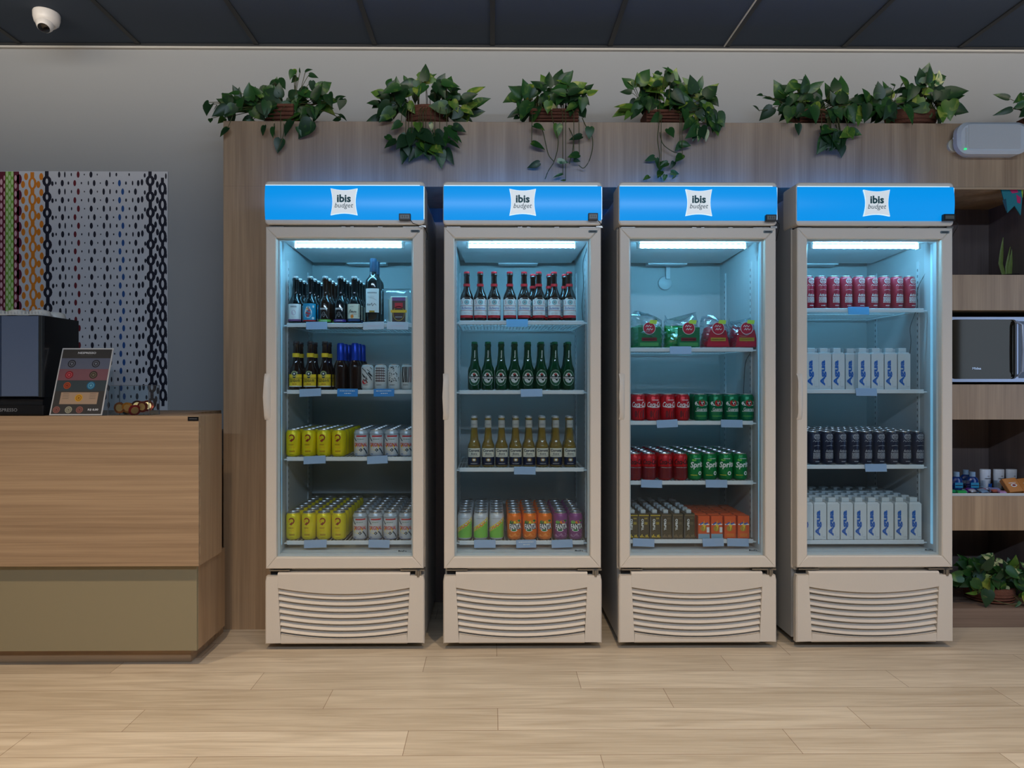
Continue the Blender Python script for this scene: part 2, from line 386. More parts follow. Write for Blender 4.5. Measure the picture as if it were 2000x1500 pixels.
for cx, wd, ht, c, ph in cols:
    pitch = 100 if cx < 900 else 93
    for k in range(-1, 15):
        cy = 63+pitch*k+ph*pitch/2; oval(cx+k*(0.8 if cx < 900 else 0.25), cy, wd, ht, c)
def chain(cx, wd, ht, iw, ih, bw, c, y0, pitch=93.0, drift=0.8):
    k = -1
    while y0+pitch*k < 1480:
        cy = y0+pitch*k; x = cx+k*drift
        if cy > 30: 
            oval(x, cy, wd, ht, c, 0.0005); oval(x, cy, iw, ih, 'w', 0.0008)
        xa, za = apx(x-bw/2, cy+ht*0.36); xb, zb = apx(x+bw/2, cy+pitch-ht*0.36)
        za = min(za, az1-oz); zb = max(zb, az0-oz)
        if za > zb: pt.rect(xa, zb, xb, za, PC[c], 0.0004)
        k += 1
chain(275, 50, 64, 14, 32, 22, 'n', 102); chain(880, 50, 64, 14, 34, 20, 'n', 100); chain(952, 46, 78, 15, 44, 18, 'n', 146, drift=0.25)
chain(190, 46, 74, 20, 50, 22, 'o', 115)
for cx, ph in ((135, 1), (153, 0), (225, 1), (242, 0)):
    for k in range(-1, 15): oval(cx+k*0.6, 75+93*k+ph*46, 18, 42, 'o')
# solid bands pierced by pale ovals
def band(x0, x1, c, lc, holes):
    xa, za = apx(x0, 45); xb, zb = apx(x1, 1465); pt.rect(xa, zb, xb, za, PC[c], 0.0003)
    for cx, ph, wd, ht in holes:
        for k in range(0, 31):
            oval(cx, 60+46.5*k+ph*23, wd, ht, lc, 0.0007)
band(-330, -60, 'm', 'lm', [(-300, 0, 14, 36), (-270, 1, 14, 36), (-240, 0, 14, 36), (-210, 1, 14, 36), (-180, 0, 14, 36), (-150, 1, 14, 36), (-120, 0, 14, 36), (-90, 1, 14, 36)])
band(-60, 32, 'm', 'lm', [(-42, 0, 14, 36), (-16, 1, 14, 36), (8, 0, 14, 36), (26, 1, 9, 30)])
band(32, 80, 'g', 'lg', [(42, 0, 14, 34), (57, 1, 14, 34), (72, 0, 14, 34)])
band(80, 112, 'm', 'lm', [(92, 1, 14, 34)])
for k in range(0, 16): oval(112, 90+93*k, 30, 60, 'm', 0.0003)
pt.build('oval_print', aw, smooth=False)

# ------------------------------------------------------------------ dome camera on the ceiling
M_cam = mat('camera_white', (225, 220, 214), 0.35); M_lens = mat('camera_lens', (18, 16, 14), 0.08, coat=1.0)
cx_, cz_ = 0, 0
dY = 2.93; dX, _z = at(91, 30, 3.25)
dm = empty('dome_camera', (dX, 3.25, CZ), 0); tag(dm, 'white dome security camera on the dark ceiling, top left', 'security camera')
MB().lathe([(0, -0.001), (0.056, -0.001), (0.058, -0.006), (0.057, -0.03), (0.052, -0.05), (0.04, -0.062), (0, -0.066)], M_cam, 32).build('camera_base', dm)
b = MB(); b.lathe([(0, 0.0), (0.03, 0.0), (0.038, -0.012), (0.037, -0.03), (0.03, -0.046), (0.026, -0.05)], M_cam, 28); hd = b.build('camera_head', dm)
hd.location = (0, -0.006, -0.045); hd.rotation_euler = (rad(-28), rad(-8), 0)
ln = MB().lathe([(0, -0.046), (0.0255, -0.046), (0.0255, -0.052), (0.018, -0.056), (0, -0.058)], M_lens, 24).build('camera_lens', hd)

# ================================================================== glass door fridges
FY = 2.90; DF = 3.0                      # depth of the fridge fronts, depth of the shelf fronts
M_fr = mat('fridge_enamel', (226, 216, 202), 0.38)
M_side = mat('fridge_side_sheet', (176, 176, 174), 0.45)
M_in = mat('fridge_liner', (205, 210, 212), 0.35); M_back = mat('fridge_back_sheet', (180, 184, 184), 0.5)
M_wallin = mat('fridge_inner_wall', (190, 194, 195), 0.45)
M_gask = mat('grey_gasket', (120, 122, 124), 0.6)
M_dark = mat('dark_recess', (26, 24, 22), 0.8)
M_steel = mat('hinge_steel', (150, 146, 140), 0.3, metal=0.9)
M_sign = mat('lit_blue_sign', (0, 34, 70), 0.3, emit=L_SIGN, erGB=(0, 150, 238))
M_signw = mat('lit_logo_white', (200, 200, 200), 0.35, emit=L_SIGN*0.62, erGB=(222, 234, 242))
M_edge = mat('lit_sign_edge', (220, 235, 245), 0.4, emit=L_SIGN*0.9, erGB=(200, 230, 250))
M_spill = mat('rear_glow_blue', (0, 60, 120), 0.4, emit=L_SPILL, erGB=(20, 110, 230))
M_green = mat('logo_dark_green', (14, 84, 92), 0.5)
M_grey = mat('logo_grey', (96, 112, 118), 0.5)
M_led = mat('led_tube', (230, 245, 255), 0.4, emit=L_LED, erGB=(128, 212, 255))
M_rimglow = mat('rim_glow', (210, 230, 240), 0.4, emit=L_RIM, erGB=(120, 205, 250))
M_wire = mat('shelf_white_coat', (222, 226, 228), 0.35)
M_glass = clear('door_glass', (0.93, 0.97, 0.985), 0.045, 0.5)
M_cable = mat('black_cable', (16, 16, 18), 0.5)

FX = [sum(at(p, 1250, FY)[0] for p in pr)/2 for pr in ((517, 829), (866, 1175), (1208, 1518), (1553, 1865))]
FNAME = ['leftmost fridge', 'second fridge', 'third fridge', 'rightmost fridge']

def make_fridge():
    r = empty('display_fridge', (0, 0, 0))
    # cabinet: sides, back, top and bottom round the cold room
    c = MB()
    c.box(-0.34, -0.302, 0.062, 0.64, 0.03, 1.99, M_side); c.box(0.302, 0.34, 0.062, 0.64, 0.03, 1.99, M_side)
    c.box(-0.302, 0.302, 0.60, 0.64, 0.03, 1.99, M_side); c.box(-0.302, 0.302, 0.062, 0.60, 1.82, 1.99, M_side)
    c.box(-0.302, 0.302, 0.062, 0.60, 0.03, 0.395, M_side)
    c.cbox(-0.343, -0.295, 0.052, 0.062, 0.34, 1.84, M_fr, 0.002); c.cbox(0.295, 0.343, 0.052, 0.062, 0.34, 1.84, M_fr, 0.002)
    c.build('cabinet', r, smooth=False)
    li = MB()
    for s_ in (-1, 1):
        xa, xb = sorted((s_*0.302, s_*0.299)); li.box(xa, xb, 0.064, 0.13, 0.395, 1.82, M_in); li.box(xa, xb, 0.13, 0.60, 0.395, 1.82, M_wallin)
    li.box(-0.299, 0.299, 0.595, 0.60, 0.395, 1.82, M_back); li.box(-0.299, 0.299, 0.064, 0.595, 0.395, 0.412, M_in)
    li.box(-0.299, 0.299, 0.064, 0.595, 1.80, 1.82, M_in)
    # shallow sloping cooler cover and its bracket
    li.loft([[(-0.299, 0.12, 1.80), (0.299, 0.12, 1.80), (0.299, 0.12, 1.798), (-0.299, 0.12, 1.798)],
             [(-0.27, 0.5, 1.80), (0.27, 0.5, 1.80), (0.27, 0.5, 1.772), (-0.27, 0.5, 1.772)]], M_in)
    li.box(-0.1, 0.1, 0.5, 0.56, 1.765, 1.80, M_in)
    li.build('liner', r, smooth=False)
    rl = MB()
    for x in (-0.299, 0.294):
        for y in (0.16, 0.5):
            rl.box(x, x+0.005, y, y+0.018, 0.45, 1.72, M_in)
            for k in range(44): rl.box(x+(0.0045 if x < 0 else -0.0006), x+(0.0056 if x < 0 else 0.0005), y+0.006, y+0.012, 0.47+k*0.028, 0.482+k*0.028, M_gask)
    rl.build('shelf_rail', r, smooth=False)
    # lamp tube under the top edge
    MB().lathe([(0.0, -0.235)]+[(0.0098-0.0014*abs(math.cos(PI*k/4.0)), -0.235+0.47*k/72) for k in range(73)]+[(0.0, 0.235)], M_led, 12).build('led_tube', r).matrix_local = Matrix.Translation((0, 0.085, 1.772)) @ Matrix.Rotation(rad(90), 4, 'Y')
    for s_ in (-1, 1): MB().box(*sorted((s_*0.299, s_*0.2965)), 0.068, 0.082, 0.44, 1.78, M_rimglow).build('rim_glow', r, smooth=False)  # glowing strips added to brighten the front rims of the liner
    lb = MB(); lb.box(-0.25, 0.25, 0.07, 0.10, 1.788, 1.80, M_in)
    for x in (-0.247, 0.237): lb.box(x, x+0.01, 0.072, 0.098, 1.76, 1.788, M_in)
    lb.build('lamp_holder', r, smooth=False)
    # door
    d = MB(); ox_, iz = 0.341, 0
    O = (-0.341, 0.341, 0.355, 1.836); I = (-0.296, 0.294, 0.404, 1.789)
    def member(a, b_, c_, d_):
        cx = sum(p[0] for p in (a, b_, c_, d_))/4; cz = sum(p[1] for p in (a, b_, c_, d_))/4
        P = (a, b_, c_, d_); k = 0.0035
        def ins(p): return (p[0]+k*(1 if p[0] < cx else -1)*(abs(p[0]-cx) > 0.001), p[1]+k*(1 if p[1] < cz else -1)*(abs(p[1]-cz) > 0.001))
        d.loft([[(ins(p)[0], 0.0, ins(p)[1]) for p in P], [(p[0], k, p[1]) for p in P], [(p[0], 0.05, p[1]) for p in P]], M_fr)
    e = 0.0003
    member((O[0], O[2]), (I[0], I[2]+e), (I[0], I[3]-e), (O[0], O[3])); member((I[1], I[2]+e), (O[1], O[2]), (O[1], O[3]), (I[1], I[3]-e))
    member((O[0]+e, O[2]), (O[1]-e, O[2]), (I[1], I[2]), (I[0], I[2])); member((I[0], I[3]), (I[1], I[3]), (O[1]-e, O[3]), (O[0]+e, O[3]))
    dr = d.build('door', r, smooth=False)
    gl = MB().box(I[0]-0.004, I[1]+0.004, 0.018, 0.023, I[2]-0.004, I[3]+0.004, M_glass).build('glass_pane', dr, smooth=False)
    gk = MB(); gw = 0.008
    for a in ((I[0], I[0]+gw, I[2], I[3]), (I[1]-gw, I[1], I[2], I[3]), (I[0]+gw, I[1]-gw, I[2], I[2]+gw), (I[0]+gw, I[1]-gw, I[3]-gw, I[3])):
        gk.box(a[0], a[1], 0.026, 0.048, a[2], a[3], M_in)
    gk.build('door_seal', dr, smooth=False)
    h = MB()
    prof = [(0, 0.0), (0.012, -0.010), (0.03, -0.016), (0.06, -0.019), (0.1, -0.020), (0.14, -0.019), (0.17, -0.016), (0.188, -0.010), (0.20, 0.0)]
    rings = [];
    for z, y in prof:
        wv = 0.004*math.sin(z/0.2*PI*3)
        rings.append([(-0.345+wv*0.4, 0.002, 1.0+z), (-0.345+wv*0.4, y, 1.0+z), (-0.333, y-0.002, 1.0+z), (-0.322, y*0.6, 1.0+z), (-0.318, 0.002, 1.0+z)])
    h.loft(rings, M_fr); h.build('handle', dr, angle=60)
    tx = MB(); tx.fn = flat(0.018); tx.text('Metalfrio', 0.268-0.02, 0.427, 0.036, 0.008, M_cable, up=False); tx.build('glass_lettering', dr, smooth=False)
    bd = MB(); bd.prism(bd.rrect(0.286, 0.325, 1.812, 1.823, 0.004), -0.0015, 0.0, M_grey); bd.fn = flat(-0.0015); bd.rect(0.292, 1.816, 0.319, 1.819, M_dark); bd.build('model_badge', dr, smooth=False)
    # lit sign box on top
    s = MB(); W_ = 0.345
    s.prism(s.rrect(-W_, W_, 1.846, 2.034, 0.016), 0.0, 0.13, M_fr, 0.004)
    sg = s.build('sign_box', r)
    MB().box(-0.33, 0.33, 0.1301, 0.62, 1.99, 2.0, M_side).build('top_cover', r, smooth=False)
    MB().box(-0.31, 0.31, 0.1301, 0.133, 2.004, 2.028, M_spill).build('rear_glow', sg, smooth=False)  # unseen glowing strip added for the blue spill around the fridges
    p = MB(); n = 10; rings = []
    def bow(t): return -0.004-0.007*math.sin(PI*t)
    z0, z1 = 1.866, 2.013
    for i in range(n+1):
        t = i/n; z = z0+(z1-z0)*t; y = bow(t); rings.append([(-W_+0.003, y, z), (W_-0.003, y, z), (W_-0.003, 0.002, z), (-W_+0.003, 0.002, z)])
    p.loft(rings, M_sign); p.build('sign_face', sg, angle=50)
    ed = MB(); ed.box(-W_+0.004, W_-0.02, -0.0035, 0.0, 2.0135, 2.0165, M_edge); ed.box(W_-0.0025, W_+0.0005, -0.003, 0.0, 1.87, 2.01, M_edge); ed.build('light_gap', sg, smooth=False)
    lg = MB(); pts = []; N = 8; hw = 0.056
    zc = 1.941
    cs = [(-hw, -hw), (hw, -hw), (hw, hw), (-hw, hw)]
    for k in range(4):
        a, b_ = cs[k], cs[(k+1) % 4]; nx, nz = -(a[0]+b_[0])/2, -(a[1]+b_[1])/2; L = math.hypot(nx, nz)
        for i in range(N):
            t = i/N; q = 0.0075*math.sin(PI*t); pts.append((a[0]+(b_[0]-a[0])*t+nx/L*q, zc+a[1]+(b_[1]-a[1])*t+nz/L*q))
    lg.prism(pts, -0.0145, -0.004, M_signw); lg.prism([(p[0]*1.03, zc+(p[1]-zc)*1.03) for p in pts], -0.0135, -0.004, M_edge); lg.build('logo_plate', sg, smooth=False)
    lt = MB(); lt.fn = flat(-0.0147); lt.text('ibis', 0, zc+0.014, 0.060, 0.034, M_green, bold=0.035); lt.text('budget', 0, zc-0.019, 0.080, 0.027, M_grey, bold=0.0, shear=0.25)
    lt.build('logo_lettering', sg, smooth=False)
    # throat under the sign with brackets
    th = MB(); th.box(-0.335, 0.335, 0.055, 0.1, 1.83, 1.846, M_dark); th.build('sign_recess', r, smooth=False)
    br = MB()
    for x0, x1 in ((-0.33, -0.27), (-0.02, 0.0), (0.02, 0.035), (0.14, 0.16)): MB().box(x0, x1, 0.02, 0.06, 1.838, 1.843, M_steel).build('sign_bracket', r, smooth=False)
    br.box(0.25, 0.34, 0.02, 0.06, 1.838, 1.843, M_steel)
    br.box(0.322, 0.35, 0.01, 0.05, 1.836, 1.845, M_steel); br.build('hinge', r, smooth=False)
    # lower grille panel
    gp = MB(); PW = 0.3445; NX = 24
    xl0, xl1, xr0, xr1 = -0.290, -0.276, 0.282, 0.270     # opening, top and bottom corners
    def curve(x, ze, zc_): t = (x+0.004)/0.286; return zc_+(ze-zc_)*t*t
    top = lambda x: curve(x, 0.272, 0.2455); bot = lambda x: curve(x, 0.0715, 0.0455)
    def ztop(x): return 0.322 if abs(x) > 0.30 else 0.3375
    xsT = [xl0+(xr0-xl0)*i/NX for i in range(NX+1)]; xsB = [xl1+(xr1-xl1)*i/NX for i in range(NX+1)]
    yf, yb = 0.0, 0.03
    # upper field, lower field, sides; each a closed lofted bar
    gp.loft([[(x, yf, top(x)), (x, yb, top(x)), (x, yb, 0.337), (x, yf+0.006, 0.337), (x, yf, 0.331)] for x in xsT], M_fr)
    gp.loft([[(x, yf, 0.034), (x, yf+0.006, 0.028), (x, yb, 0.028), (x, yb, bot(x)), (x, yf, bot(x))] for x in xsB], M_fr)
    gp.loft([[(-PW+0.005, yf, 0.033), (-PW, yf+0.006, 0.028), (-PW, yb, 0.028), (xl1, yb, 0.028), (xl1, yf, 0.033)],
             [(-PW+0.005, yf, 0.30), (-PW, yf+0.006, 0.30), (-PW, yb, 0.30), (xl0, yb, 0.30), (xl0, yf, 0.30)],
             [(-PW+0.008, yf+0.002, 0.32), (-PW+0.004, yf+0.006, 0.322), (-PW+0.004, yb, 0.322), (xl0, yb, 0.322), (xl0, yf+0.002, 0.322)]], M_fr)
    gp.loft([[(xr1, yf, 0.033), (xr1, yb, 0.028), (PW, yb, 0.028), (PW, yf+0.006, 0.028), (PW-0.005, yf, 0.033)],
             [(xr0, yf, 0.30), (xr0, yb, 0.30), (PW, yb, 0.30), (PW, yf+0.006, 0.30), (PW-0.005, yf, 0.30)],
             [(xr0, yf+0.002, 0.322), (xr0, yb, 0.322), (PW-0.004, yb, 0.322), (PW-0.004, yf+0.006, 0.322), (PW-0.008, yf+0.002, 0.32)]], M_fr)
    gpo = gp.build('grille_panel', r, angle=30)
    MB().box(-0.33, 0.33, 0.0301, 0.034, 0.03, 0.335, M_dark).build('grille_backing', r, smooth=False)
    for k in range(8):
        f0 = k/7.35; f1 = (k+0.78)/7.35; sl = MB(); rr = []
        for i in range(NX+1):
            xa = xsT[i]+(xsB[i]-xsT[i])*(f0+f1)/2
            za = top(xa)+(bot(xa)-top(xa))*f0-0.004; zb = top(xa)+(bot(xa)-top(xa))*f1-0.004; zb = max(zb, bot(xa)+0.001)
            rr.append([(xa, 0.022, za), (xa, 0.002, zb+0.003), (xa, 0.004, zb), (xa, 0.026, za-0.004)])
        if k < 8: sl.loft(rr, M_fr); sl.build('louvre', gpo, angle=30)
    hb = MB(); h2 = MB(); h2.box(-0.33, -0.24, 0.01, 0.05, 0.342, 0.348, M_steel); h2.box(-0.31, -0.26, 0.008, 0.03, 0.348, 0.352, M_dark); h2.build('catch_plate', r, smooth=False); hb.box(0.24, 0.345, 0.008, 0.05, 0.342, 0.349, M_steel); hb.box(0.305, 0.33, 0.006, 0.03, 0.322, 0.342, M_steel)
    hb.lathe([(0.0, 0.318), (0.006, 0.318), (0.006, 0.345), (0, 0.345)], M_steel, 10, (0.318, 0.003, 0)); hb.box(0.28, 0.33, 0.006, 0.03, 0.349, 0.3525, M_dark)
    hb.build('hinge', r, smooth=False)
    MB().box(-0.335, 0.335, 0.04, 0.062, 0.335, 0.352, M_fr).build('lower_rail', r, smooth=False)
    for x in (-0.28, 0.28):
        for y in (0.12, 0.56): MB().lathe([(0.0, 0.0), (0.024, 0.0), (0.026, 0.006), (0.014, 0.012), (0.014, 0.031), (0, 0.031)], M_dark, 16, (x, y, 0)).build('foot', r)
    return r

def shelf_mb():
    s = MB(); sx0, sx1 = -0.28, 0.28
    s.cbox(sx0, sx1, 0.0, 0.006, -0.018, 0.0, M_wire, 0.0015)
    s.tube([(sx0-0.014, 0.004, -0.012), (sx1+0.014, 0.004, -0.012)], 0.0035, M_wire)
    s.tube([(sx0-0.008, 0.006, -0.012), (sx0-0.008, 0.485, -0.008)], 0.0035, M_wire); s.tube([(sx1+0.008, 0.006, -0.012), (sx1+0.008, 0.485, -0.008)], 0.0035, M_wire)
    for k in range(34):
        x = sx0+0.008+k*(sx1-sx0-0.016)/33; s.tube([(x, 0.006, -0.0015), (x, 0.485, -0.0015)], 0.0015, M_wire, seg=4)
    for y in (0.02, 0.24, 0.48): s.tube([(sx0-0.008, y, -0.0055), (sx1+0.008, y, -0.0055)], 0.0025, M_wire, seg=5)
    return s
SHELF_Y = [(631, 761.5, 892.5, 1056), (626, 762, 913.5, 1056), (679, 822, 939, 1053.5), (602, 760.5, 908, 1055)]
def zof(py, Y=DF, px=1000): return at(px, py, Y)[1]
fr0 = make_fridge(); sh0 = None; FR = []; SZ = []
for i in range(4):
    r = fr0 if i == 0 else copy_tree(fr0)
    FR.append(r)
for i, r in enumerate(FR):
    r.location = (FX[i], FY, 0)
    lab = ['tall white glass door fridge at far left of four, beer bottles and yellow cans inside',
           'tall white glass door fridge, second from left, holding rows of beer bottles',
           'tall white glass door fridge, third from left, bags of bread on its top shelf',
           'tall white glass door fridge at far right of four, holding water cans and cartons'][i]
    tag(r, lab, 'fridge', 'tall glass door fridges under blue lit signs')
    zs = []
    for k in range(4):
        z = zof(SHELF_Y[i][k], DF, 672+345*i); zs.append(z)
        if sh0 is None: sh0 = shelf_mb().build('shelf', r, smooth=False); s = sh0
        else: s = sh0.copy(); C.objects.link(s); s.parent = r
        s.location = (0, DF-FY, z)
    SZ.append(zs)
# fan outlet on the back of the third fridge
fo = MB(); fx, fz = at(1299, 553, FY+0.585); fx -= FX[2]
fo.lathe([(0, 0), (0.036, 0), (0.034, 0.012), (0.012, 0.018), (0, 0.018)], M_in, 24)
fan = fo.build('air_outlet', FR[2]); fan.matrix_local = Matrix.Translation((fx, 0.594, fz)) @ Matrix.Rotation(rad(90), 4, 'X')
MB().box(fx+0.002, fx+0.022, 0.57, 0.594, fz+0.02, 1.79, M_in).build('air_duct', FR[2], smooth=False)
# stuck-on thermometers and their probe cables
M_lcd = mat('lcd_grey', (92, 100, 96), 0.3)
for i, (px0, px1, py0, py1) in enumerate(((779, 802, 417, 430), (1149, 1168, 416, 430), (1496, 1517, 419, 432), (1843, 1866, 418, 431))):
    xa, za = at(px0, py1, FY-0.02); xb, zb = at(px1, py0, FY-0.02)
    t = empty('digital_thermometer', ((xa+xb)/2, FY-0.010, za)); wd, ht = (xb-xa)/2, zb-za
    tag(t, 'small black digital thermometer on the blue sign of the '+FNAME[i], 'thermometer', 'digital thermometers on the fridge signs')
    m = MB(); m.prism(m.rrect(-wd, wd, 0, ht, 0.003), -0.012, 0.004, M_black, 0.0015); m.build('housing', t)
    m = MB(); m.fn = flat(-0.012); m.rect(-wd*0.75, ht*0.25, wd*0.75, ht*0.78, M_lcd)
    if i != 3:
        for k in range(3): m.text('8', -wd*0.4+k*wd*0.4, ht*0.52, wd*0.25, ht*0.34, M_black)
    m.build('display', t, smooth=False)
    X = (xa+xb)/2
    ex = FX[i]+0.352
    p0 = [(wd*0.9, -0.004, 0.004), (wd+0.01, -0.012, -0.014), (ex-X-0.004, -0.006, -0.030), (ex-X+0.004, 0.03, -0.05), (ex-X+0.001, 0.035, -0.075)]
    MB().tube(p0, 0.0016, M_cable, 5).build('lead', t)
# loose probe cables hanging inside the second, third and fourth fridge
def probe(i, pts):
    P = []
    for px, py, Y in pts: x, z = at(px, py, Y); P.append(Vector((x, Y, z)))
    Q = []
    for a, b_ in zip(P[:-1], P[1:]):
        for k in range(5): Q.append(a.lerp(b_, k/5))
    Q.append(P[-1]); S = list(Q)
    for _ in range(3):
        S = [S[0]]+[(S[k-1]+S[k]*2+S[k+1])/4 for k in range(1, len(S)-1)]+[S[-1]]
    b0 = S[-1].copy(); o = MB().tube([s-b0 for s in S], 0.0012, M_cable, 5).build('probe_cable', loc=b0)
    tag(o, 'thin black probe cable hanging down inside the right wall of the '+FNAME[i], 'cable', 'probe cables inside the fridges')
probe(1, [(1149, 470, 2.99), (1144, 495, 3.0), (1138, 510, 3.02), (1140, 560, 3.04), (1136, 600, 3.05), (1139, 626, 3.05)])
probe(2, [(1490, 475, 2.99), (1477, 500, 3.0), (1483, 545, 3.02), (1476, 580, 3.04), (1472, 610, 3.04), (1480, 640, 3.04), (1470, 668, 3.04), (1466, 690, 3.05), (1455, 705, 3.05), (1452, 770, 3.06)])
probe(3, [(1834, 477, 2.99), (1816, 497, 3.0), (1810, 530, 3.02), (1795, 555, 3.04), (1790, 575, 3.04), (1793, 598, 3.05), (1776, 640, 3.08), (1780, 665, 3.08), (1776, 700, 3.09), (1774, 760, 3.1)])

# ------------------------------------------------------------------ price tags clipped on the shelf fronts
M_tag = clear('tag_sleeve', (0.75, 0.86, 0.97), 0.10, 0.3, 0.15)
M_tagp = mat('tag_pale', (158, 182, 212), 0.35); M_tagb = mat('tag_blue', (28, 128, 200), 0.35); M_tagw = mat('tag_white', (196, 198, 206), 0.4); M_tagc = mat('tag_cyan', (90, 170, 220), 0.35)
M_w = mat('print_white', (232, 232, 232), 0.5)
TAGS = [[(627, 642+18, 'p'), (709, 750, 'w'), (756, 798, 'w')], ]
TAGS = {(0, 0): [(598, 639, 'p'), (709, 750, 'w'), (756, 798, 'w')], (0, 1): [(585, 627, 'p'), (659, 699, 'b'), (730, 770, 'b')], (0, 2): [(593, 636, 'p'), (717, 757, 'p')], (0, 3): [(594, 638, 'p'), (720, 761, 'p')],
        (1, 0): [(989, 1031, 'c')], (1, 1): [(1017, 1059, 'p')], (1, 2): [(1004, 1046, 'p')], (1, 3): [(926, 968, 'p'), (1008, 1047, 't'), (1077, 1118, 'p')],
        (2, 0): [(1308, 1350, 'p')], (2, 1): [(1282, 1323, 'p'), (1408, 1450, 'p')], (2, 2): [(1252, 1293, 'p'), (1378, 1420, 'p')], (2, 3): [(1236, 1278, 'p'), (1372, 1413, 'p'), (1420, 1462, 'p')],
        (3, 0): [(1656, 1697, 'c')], (3, 1): [(1671, 1712, 'p')], (3, 2): [(1689, 1731, 'p')]}
SHN = ['top shelf', 'second shelf', 'third shelf', 'bottom shelf']
TAGY = DF-0.004
for (i, k), L in TAGS.items():
    for j, (p0, p1, c) in enumerate(L):
        py = SHELF_Y[i][k]; xa, _ = at(p0, py, TAGY); xb, zz = at(p1, py, TAGY); wd = (xb-xa)/2
        base = {'p': M_tagp, 'b': M_tagb, 'w': M_tagw, 't': M_tagp, 'c': M_tagc}[c]
        m = MB(); m.prism([(-wd, -0.030), (wd, -0.030), (wd, 0.005), (-wd, 0.005)], -0.002, 0.0, base, 0.0006)
        m.box(-wd*0.8, wd*0.8, 0.0, 0.0028, -0.004, 0.0035, base)
        o = m.build('price_tag', smooth=False, loc=((xa+xb)/2, TAGY-0.0002, SZ[i][k])); o.rotation_euler = (rad(-8), rad(random.uniform(-3, 3)), 0)
        if c in 'bt':
            q = MB(); q.fn = flat(-0.002)
            for (v, s0, s1) in ((-0.005, -0.75, 0.75), (-0.016, -0.3, 0.35)):
                u = s0
                while u < s1:
                    l = random.uniform(0.06, 0.2); q.rect(wd*u, v-0.0016, wd*min(u+l, s1), v+0.0016, M_w); u += l+0.05
            q.build('price_print', o, smooth=False)
        if c == 'w':
            q = MB(); q.fn = flat(-0.002); q.rect(-wd*0.6, -0.014, wd*0.6, -0.0125, MATS['print_pink']); q.build('price_print', o, smooth=False)
        pos = '' if len(L) == 1 else (('leftmost' if j == 0 else 'rightmost' if j == len(L)-1 else 'middle')+' ')
        col = {'p': 'pale blue', 'b': 'bright blue printed', 'w': 'whitish', 't': 'blue printed', 'c': 'light blue'}[c]
        tag(o, (pos+col+' price tag on the '+SHN[k]+' of the '+FNAME[i]), 'price tag', 'price tags on the fridge shelves')

# ================================================================== drinks and food
def M(name, rgb, rough=0.5, **k): return mat(name, rgb, rough, **k)
alu = M('can_aluminium', (196, 198, 200), 0.28, metal=0.85)
c_yel = M('can_yellow', (232, 214, 12), 0.32, metal=0.25); c_white = M('can_pearl_white', (206, 210, 214), 0.35, metal=0.2)
c_blk = M('ink_black', (16, 16, 18), 0.5); c_brn = M('ink_red_brown', (150, 40, 16), 0.4); c_red = M('ink_red', (196, 26, 34), 0.4)
c_org = M('ink_orange', (238, 132, 24), 0.4); c_yl = M('ink_yellow', (240, 206, 40), 0.4); c_teal = M('ink_dark_teal', (22, 50, 66), 0.4)
c_wht = M('ink_white', (235, 235, 232), 0.45); c_blue = M('ink_blue', (20, 84, 170), 0.4); c_navy = M('can_navy', (16, 22, 52), 0.3, metal=0.2)
c_grn = M('can_green', (6, 128, 62), 0.3, metal=0.35); c_teg = M('can_sea_green', (0, 118, 74), 0.3, metal=0.35); c_cola = M('can_red', (200, 22, 34), 0.3, metal=0.35)
c_colz = M('can_zero_red', (196, 26, 30), 0.3, metal=0.3); c_rose = M('can_rose_red', (170, 34, 58), 0.35, metal=0.15)
c_lim = M('can_lime', (118, 196, 72), 0.35, metal=0.2); c_fan = M('can_orange', (244, 120, 12), 0.32, metal=0.25); c_pur = M('can_purple', (140, 66, 128), 0.35, metal=0.2)
c_gold = M('ink_gold', (176, 140, 40), 0.4); c_grey = M('ink_grey', (140, 142, 146), 0.5); c_dkred = M('ink_dark_red', (110, 14, 20), 0.4)
g_brn = half_clear('glass_brown', (38, 18, 8), 0.93, 0.08); g_grn = half_clear('glass_green', (2, 58, 26), 0.93, 0.08); g_blk = half_clear('glass_black', (10, 14, 16), 0.97, 0.08)
g_amb = half_clear('glass_amber_beer', (150, 122, 40), 0.55, 0.08); g_clr = half_clear('glass_pale', (176, 178, 168), 0.45, 0.08)
foil = M('blue_foil', (16, 62, 178), 0.3, metal=0.5); capw = M('cap_silver', (206, 206, 206), 0.35, metal=0.5); capr = M('cap_red', (206, 40, 52), 0.35, metal=0.3)

def small_lines(q, cu, vs, wd, m, h=0.0009, seed=1):
    rr = random.Random(seed)
    for v in vs:
        u = -wd/2
        while u < wd/2:
            l = rr.uniform(0.002, 0.006); q.rect(cu+u, v-h/2, cu+min(u+l, wd/2), v+h/2, m, 0.0008); u += l+0.0012
def can(name, r, h, body, deco, neck=None):
    nr = r-0.0065
    b = MB(); b.lathe([(0, 0.003), (r-0.012, 0.003), (r-0.009, 0.0), (r-0.006, 0.0015), (r, 0.010), (r, h-0.016), (nr+0.001, h-0.0045), (nr, h-0.004)], body, 28)
    if neck: b.lathe([(r+0.0002, h-0.030), (r+0.0002, h-0.016), (nr+0.0012, h-0.0046)], neck, 28)
    o = b.build(name)
    l = MB(); l.lathe([(nr, h-0.0042), (nr+0.0014, h-0.001), (nr+0.0008, h), (nr-0.001, h-0.0004), (nr-0.002, h-0.004), (0, h-0.004)], alu, 28)
    l.box(-0.006, 0.006, -0.012, 0.006, h-0.004, h-0.0028, alu); l.build('lid', o)
    q = MB(); q.fn = cyl(r); deco(q); q.build('print', o, smooth=False)
    return Proto(o)
plain = {}
def bare(proto):
    """a can further back, of which only the top shows: body and lid without the print"""
    return proto
